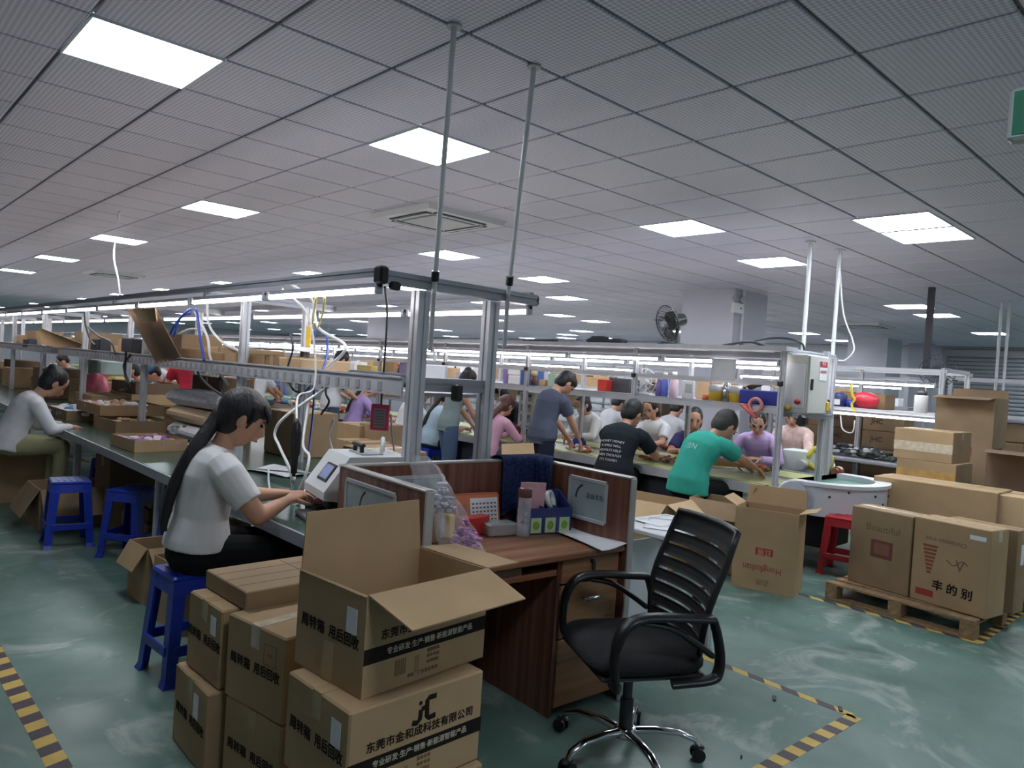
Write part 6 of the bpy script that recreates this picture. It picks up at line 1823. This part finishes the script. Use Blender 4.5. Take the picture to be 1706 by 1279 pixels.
# white side table with papers right of the desk
st_ = thing('side_table', 'small white table with papers right behind the office chair', 'table', (3.55, 2.55, 0), math.radians(-3))
p = G(1120, 875, .72); st_.location = (p.x, p.y + .05, 0)
MB().slab((0, 0, .705), (.55, .42, .03), .006).build('table_top', WHITEM, st_)
for x in (-.24, .24):
    for y in (-.18, .18): bar('leg', (x, y, 0), (x, y, .69), ALU, st_, .035, .035)
MB().box((0, .15, .35), (.48, .012, .5)).build('back_panel', WHITEM, st_)
for k in range(2):
    o = MB().sheet(lambda u, v: (u * .3 - .15, v * .21 - .105, .001 + .008 * u * u), 5, 4, .0015).build('paper_sheets', PAPER, loc=(p.x - .05 + .08 * k, p.y + .02 + .06 * k, .722 + .003 * k), rz=.5 - .6 * k); tag(o, ['lower', 'upper'][k] + ' white paper sheet on the small white table', 'paper')
wb = MB().sheet(lambda u, v: (.012 * math.sin(7 * u), .16 * (u - .5), -.20 * v), 4, 6, .004).build('white_bag', WHITEP, loc=DM @ Vector((DW + .05, .12, .97)), rz=math.radians(-3.6)); tag(wb, 'white bag hanging on the outside of the right desk panel', 'bag')

# pallet
PLX, PLY, PW, PL, PH = 5.50, 1.32, 1.22, 1.00, .13
pl = thing('wooden_pallet', 'wooden pallet carrying the two big cartons at the right', 'pallet', (PLX, PLY, 0), math.radians(-3))
bx = MB().slab((0, 0, 0), (.095, PL, .018), .003).mesh('deck_board')
for k in range(9): put('deck_board', bx, WOODP, pl, loc=(.0475 + k * (PW - .095) / 8, PL / 2, PH - .009))
sb_ = MB().slab((0, 0, 0), (PW, .09, .018), .003).mesh('stringer_board')
for y in (.045, PL / 2, PL - .045): put('stringer_board', sb_, WOODP, pl, loc=(PW / 2, y, PH - .027))
kb = MB().slab((0, 0, 0), (.10, .09, .076), .004).mesh('block')
for x in (.05, PW / 2, PW - .05):
    for y in (.045, PL / 2, PL - .045): put('block', kb, WOODP, pl, loc=(x, y, .056))
bb = MB().slab((0, 0, 0), (.1, PL, .018), .003).mesh('bottom_board')
for x in (.05, PW / 2, PW - .05): put('bottom_board', bb, WOODP, pl, loc=(x, PL / 2, .009))

sz = (.25, .46, .575)
c, a = at_corner(5.675, 1.79, PH, -10, sz); c = (c[0], c[1], PH)
k1 = carton('big carton with a dark red screen print, left one on the pallet', c, sz, a, CARD2, None, True, 'y', tapem=TAPEC)
face_text(k1, sz, 3, 'Beautiful', .075, .02, .44, INKF, 0, 1.0)
patch(k1, sz, 3, .02, .29, .165, .13, mat('maroon_print', (116, 66, 56), .8), 'screen_print'); patch(k1, sz, 3, .02, .295, .115, .085, mat('maroon_print_pale', (134, 88, 72), .8), 'screen_print', .0008)
sz2 = (.25, .50, .585)
c, a = at_corner(5.593, 1.285, PH, -10, sz2)
k2 = carton('big carton with handwriting and a red tree print, right one on the pallet', c, sz2, a, CARD, None, True, 'y', tapem=TAPEC, stickers=((3, .17, .52, .10, .03, PAPER), (1, 0, .40, .05, .12, PAPER)))
text('丰 的 别', .075, on_face(k2, sz2, 3, .03, .13, .0008) @ Matrix.Rotation(-.05, 4, 'Z'), INK, k2, bold=.002)
face_text(k2, sz2, 3, 'Christmas tree', .045, -.03, .45, INKF, PI)
face_text(k2, sz2, 3, 'V', .11, .07, .30, INKF, 0, .9)
q = MB()
for k in range(8): q.box((0, .10 - k * .026, 0), (.10 - k * .010, .017, .0008), 0, on_face(k2, sz2, 3, -.13, .30, .0006))
q.build('tree_print', mat('rust_print', (142, 78, 54), .8), k2)
patch(k2, sz2, 3, -.15, .07, .12, .045, INKR, 'red_block')
MB().tube(spline([(-.1256, .02, .33), (-.1256, -.03, .30), (-.1256, -.08, .34), (-.1256, -.12, .32)], 4), .003, 4).build('pen_mark', INKF, k2)
def rbox(label, px0, px1, yt, yb, X, depth, m, z, **kw): return shelf_box(label, px0, px1, yt, yb, X, depth, m, z, **kw)


carton('narrow carton standing behind the handwritten carton on the pallet', (6.03, 1.42, PH), (.16, .46, .57), math.radians(-8), CARD2, None, True, 'y', stickers=((0, 0, .4, .05, .14, PAPER),))
carton('carton standing behind the screen print carton on the pallet', (6.12, 1.98, PH), (.22, .5, .5), math.radians(-6), CARD2, None, True, 'y')
carton('carton with white labels at the right end of the pallet, lower one', (6.50, 1.48, PH), (.35, .45, .22), math.radians(-5), CARD, None, True, 'y', stickers=((0, -.08, .12, .07, .09, PAPER), (0, .08, .15, .06, .1, GREYM)))
carton('carton with white labels at the right end of the pallet, upper one', (6.50, 1.50, PH + .225), (.34, .44, .20), math.radians(-7), CARD, None, True, 'y', stickers=((0, .02, .1, .09, .10, PAPER),))
# stacks behind the pallet
rbox('long flat topped carton behind the two big cartons', 1452, 1662, 806, 880, 7.25, .45, CARD, 0, seam='y', tapem=TAPEC)
rbox('carton under the taped pair behind the pallet, standing on the floor', 1494, 1590, 822, 900, 8.2, .55, CARD2, 0, seam='y')
zt = QX(1540, 822, 8.2).z
b1 = rbox('film wrapped carton with yellow tape in the stack behind the pallet, lower one', 1492, 1592, 768, 822, 8.2, .55, CARD, zt, seam='y')
b2 = rbox('film wrapped carton in the stack behind the pallet, upper one', 1489, 1588, 716, 766, 8.2, .6, CARD, QX(1540, 768, 8.2).z, seam='y', tapem=TAPEC)
for t_, hz_, m_ in ((b1, .45, mat('yellow_tape', (190, 152, 92), .25, var=.15, vs=14)), (b2, .12, TAPEC)):
    bm_ = [c_ for c_ in t_.children if c_.name.startswith('body')][0].data; bz_ = [max(v.co[i] for v in bm_.vertices) - min(v.co[i] for v in bm_.vertices) for i in range(3)]
    D_x = 0.55 if t_ is b1 else .6
    MB().box((-D_x / 2 - .001, 0, bz_[2] * .45), (.002, bz_[1] - .004, bz_[2] * (.55 if t_ is b1 else .3))).build('wrap_tape', m_, t_)
pa, pb_ = QX(1553, 740, 9.3), QX(1652, 740, 9.3)
tz = QX(1600, 660, 9.3).z
to = carton('tall open carton standing high at the back behind the taped stack', (9.3 + .3, (pa.y + pb_.y) / 2, 0), (.55, abs(pa.y - pb_.y), tz), 0, CARD2, (None, (12, .1), None, (98, .2)))
patch(to, (.55, .8, tz), 3, .05, tz * .62, .10, .10, INKR, 'red_mark')
pa, pb_ = QX(1640, 800, 7.9), QX(1760, 800, 7.9); tz = QX(1680, 752, 7.9).z
carton('open carton with a raised flap at the right edge above the low carton', (8.15, (pa.y + pb_.y) / 2, 0), (.5, abs(pa.y - pb_.y), tz), 0, CARDD, (None, None, None, (96, .2)))
rbox('wide carton at the right edge in front of the open flap carton', 1592, 1770, 826, 880, 7.3, .5, CARD3, .30, seam='y')
rbox('carton under the wide carton at the right edge', 1600, 1770, 880, 960, 7.3, .5, CARDD, 0)
# goods on the line behind the cabinet
L2Z = .752
for k in range(9):
    r_, c_ = k // 3, k % 3
    y = wy(1470, 720, 11.2) + .58 * c_
    cc_ = carton(f'dull printed carton in the wall of cartons behind the cabinet, {["lowest", "middle", "topmost"][r_]} row, {["right", "middle", "left"][c_]}', (11.4, y, .52 + .26 * r_), (.4, .57, .255), 0, [CARD2, CARDD, CARD2][c_], None, False)
    face_text(cc_, (.4, .55, .255), 3, 'JHC', .10, -.08, .13, INK)
for c_ in range(3): carton(f'tall carton under the carton wall behind the cabinet, {["right", "middle", "left"][c_]} one', (11.4, wy(1470, 720, 11.2) + .58 * c_, 0), (.4, .57, .515), 0, CARDD, None, False)
for k in range(3):
    shelf_box(f'carton on the shelf behind the cabinet, {ORD[k]} from the post', 1398 + 26 * k, 1422 + 26 * k, 652 + 2 * k, 690, 9.75, .35, [CARD2, CARD, CARD2][k], 1.378, small=True)
t = thing('red_bag', 'red plastic bag on the shelf behind the cabinet', 'bag', (9.55, wy(1440, 680, 9.55), 1.378)); MB().ball((0, 0, .10), (.10, .17, .11), 14, 10).build('film', mat('red_film', (206, 52, 70), .3, var=.15, vs=9), t)
t = thing('storage_jar', 'white jar with a black lid on the shelf end behind the cabinet', 'jar', (9.5, wy(1533, 690, 9.5), 1.378)); MB().lathe([(.07, 0), (.075, .01), (.075, .20), (.07, .21)], n=16).build('body', WHITEP, t); MB().lathe([(.06, .205), (.06, .26), (.03, .27), (.03, .33), (0, .33)], n=14).build('lid', DARKP, t)
t = thing('storage_jar', 'blue tub with a white label on the shelf beside the cabinet', 'jar', (9.5, wy(1398, 680, 9.5), 1.378)); MB().lathe([(.07, 0), (.085, .01), (.09, .14), (.05, .18), (0, .18)], n=16).build('body', mat('navy_plastic', (44, 56, 110), .35), t); MB().box((-.088, 0, .06), (.004, .08, .07)).build('label_card', PAPER, t)
o = MB().ball((0, 0, .05), (.06, .08, .05), 12, 8).build('blue_ball', BLUEP, loc=(9.5, wy(1417, 688, 9.5), 1.378)); tag(o, 'small blue ball shaped tub beside the red bag', 'tub')
cable('yellow_cable', 'yellow knotted cord hanging in front of the red bag', [QX(1418, 640, 9.4), QX(1420, 658, 9.4), QX(1424, 665, 9.4), QX(1419, 675, 9.4), QX(1428, 690, 9.4)], .015, mat('yellow_cord', (214, 196, 50), .5))
cable('white_cable', 'white cord looping under the strip lamp behind the cabinet', [QX(1400, 692, 9.35), QX(1404, 715, 9.35), QX(1420, 720, 9.35), QX(1424, 700, 9.35)], .008, WIREW)
t = thing('tool_heap', 'dark heap of tools and parts on the bench behind the yellow coil', 'parts', (9.7, wy(1420, 760, 9.7), L2Z)); heap('parts', t, (0, 0, .04), (.2, .35, .14), [DARKP, dark_b, GREYM], 80, .05)
t = thing('tool_heap', 'dark green heap of parts at the bench end behind the belt turn', 'parts', (9.7, wy(1470, 768, 9.7), L2Z)); heap('parts', t, (0, 0, .03), (.2, .3, .08), [mat('dark_green', (52, 66, 60), .6), DARKP], 60, .05)
p = QX(1562, 618, 10.5); big_fan('grey wall fan on a dark pole beside the far column', p, math.radians(200), 0, mat('fan_grey', (92, 98, 108), .5), .21, False)
t = thing('fan_pole', 'dark pole hanging from the ceiling behind the grey fan', 'pole', (p.x + .1, p.y + .17, 0)); MB().box((0, 0, 2.45), (.07, .07, 1.14)).slab((0, -.1, p.z), (.06, .25, .06), .01).build('pole', DARKP, t)
for px, lb_ in ((1662, 'white pole hanging from the ceiling beside the roller shutter, left of two'), (1675, 'white pole hanging from the ceiling beside the roller shutter, right of two')):
    a = QX(px, 600, 12.4); t = thing('ceiling_pole', lb_, 'pole', (a.x, a.y, 0)); MB().cyl((0, 0, 1.35), (0, 0, CEIL), .02, n=10).build('tube', WHITEP, t)
far_line(12.0, 13.0, .6, QX(1650, 640, 12.2).y + .6, 'at the right edge before the shutter', 1.4, tubes=1)
pa = QX(1668, 690, 12.05); cable('red_coil', 'red spiral hose hanging by the post at the right edge', [Vector((pa.x + .03 * math.cos(k * 1.4), pa.y + .03 * math.sin(k * 1.4), 1.62 - k * .014)) for k in range(44)], .010, mat('red_hose', (214, 70, 76), .4), 'hose', seg=2)
for k in range(6):
    carton(f'carton on the bench before the shutter, {ORD[k]}', (12.4, QX(1706, 700, 12.4).y - .3 + .45 * (k % 3), .752 + .27 * (k // 3)), (.4, .42, .26), 0, CARD2, None, False)
# stool in front of the end turn, bins and clutter along the lines
stool('red plastic stool left of the pallet under the belt end turn', 6.44, 2.56, .15, REDP)
o = MB().slab((0, 0, 0), (.14, .28, .02), .01).build('plastic_sack', mat('navy_bag', (30, 32, 52), .4), loc=(8.05, wy(1482, 780, 8.0), .02)); tag(o, 'dark flattened sack on the floor behind the belt turn', 'sack')
# clutter on the farther lines
k_ = 0
for X, y0, n, w_ in ((10.25, 7.6, 18, 'past the grey column'), (14.4, 5.2, 18, 'second beyond the conveyor'), (18.2, 8.6, 14, 'third beyond the conveyor')):
    for k in range(n):
        random.seed(X * 31 + k)
        carton(f'{ORD[k]} small carton on the shelf of the line {w_}', (X + random.uniform(-.1, .1), y0 + k * .95, 1.378), (.35, random.uniform(.3, .7), random.uniform(.12, .32)), 0, random.choice([CARD, CARD2, CARD3, PAPER, CARDD]), small=True)
        if k % 2 == 0: carton(f'{ORD[k // 2]} carton on the table of the line {w_}', (X + random.uniform(-.1, .1), y0 + k * 1.3, .752), (.45, random.uniform(.4, .9), random.uniform(.15, .4)), 0, random.choice([CARD, CARD2, CARDD]), small=True)
random.seed(3)
for k in range(10):
    carton(f'carton on the floor between the lines deep in the hall, {ORD[k]}', (4.5 + .3 * (k % 2), 12.5 + k * 1.3, 0), (.5, .6, .3 + .15 * (k % 3)), 0, [CARD, CARD2, CARD3][k % 3], small=True)
for k in range(10):
    c_ = MB().slab((0, 0, .2), (.4, .6, .4), .02)
    carton(f'carton stacked on the far left bench, {ORD[k]}', (2.45 + .2 * (k % 2), 9.6 + k * 1.25, .752), (.5, .75, .22 + .1 * (k % 3)), 0, [CARD2, CARD, CARDD][k % 3], small=True)
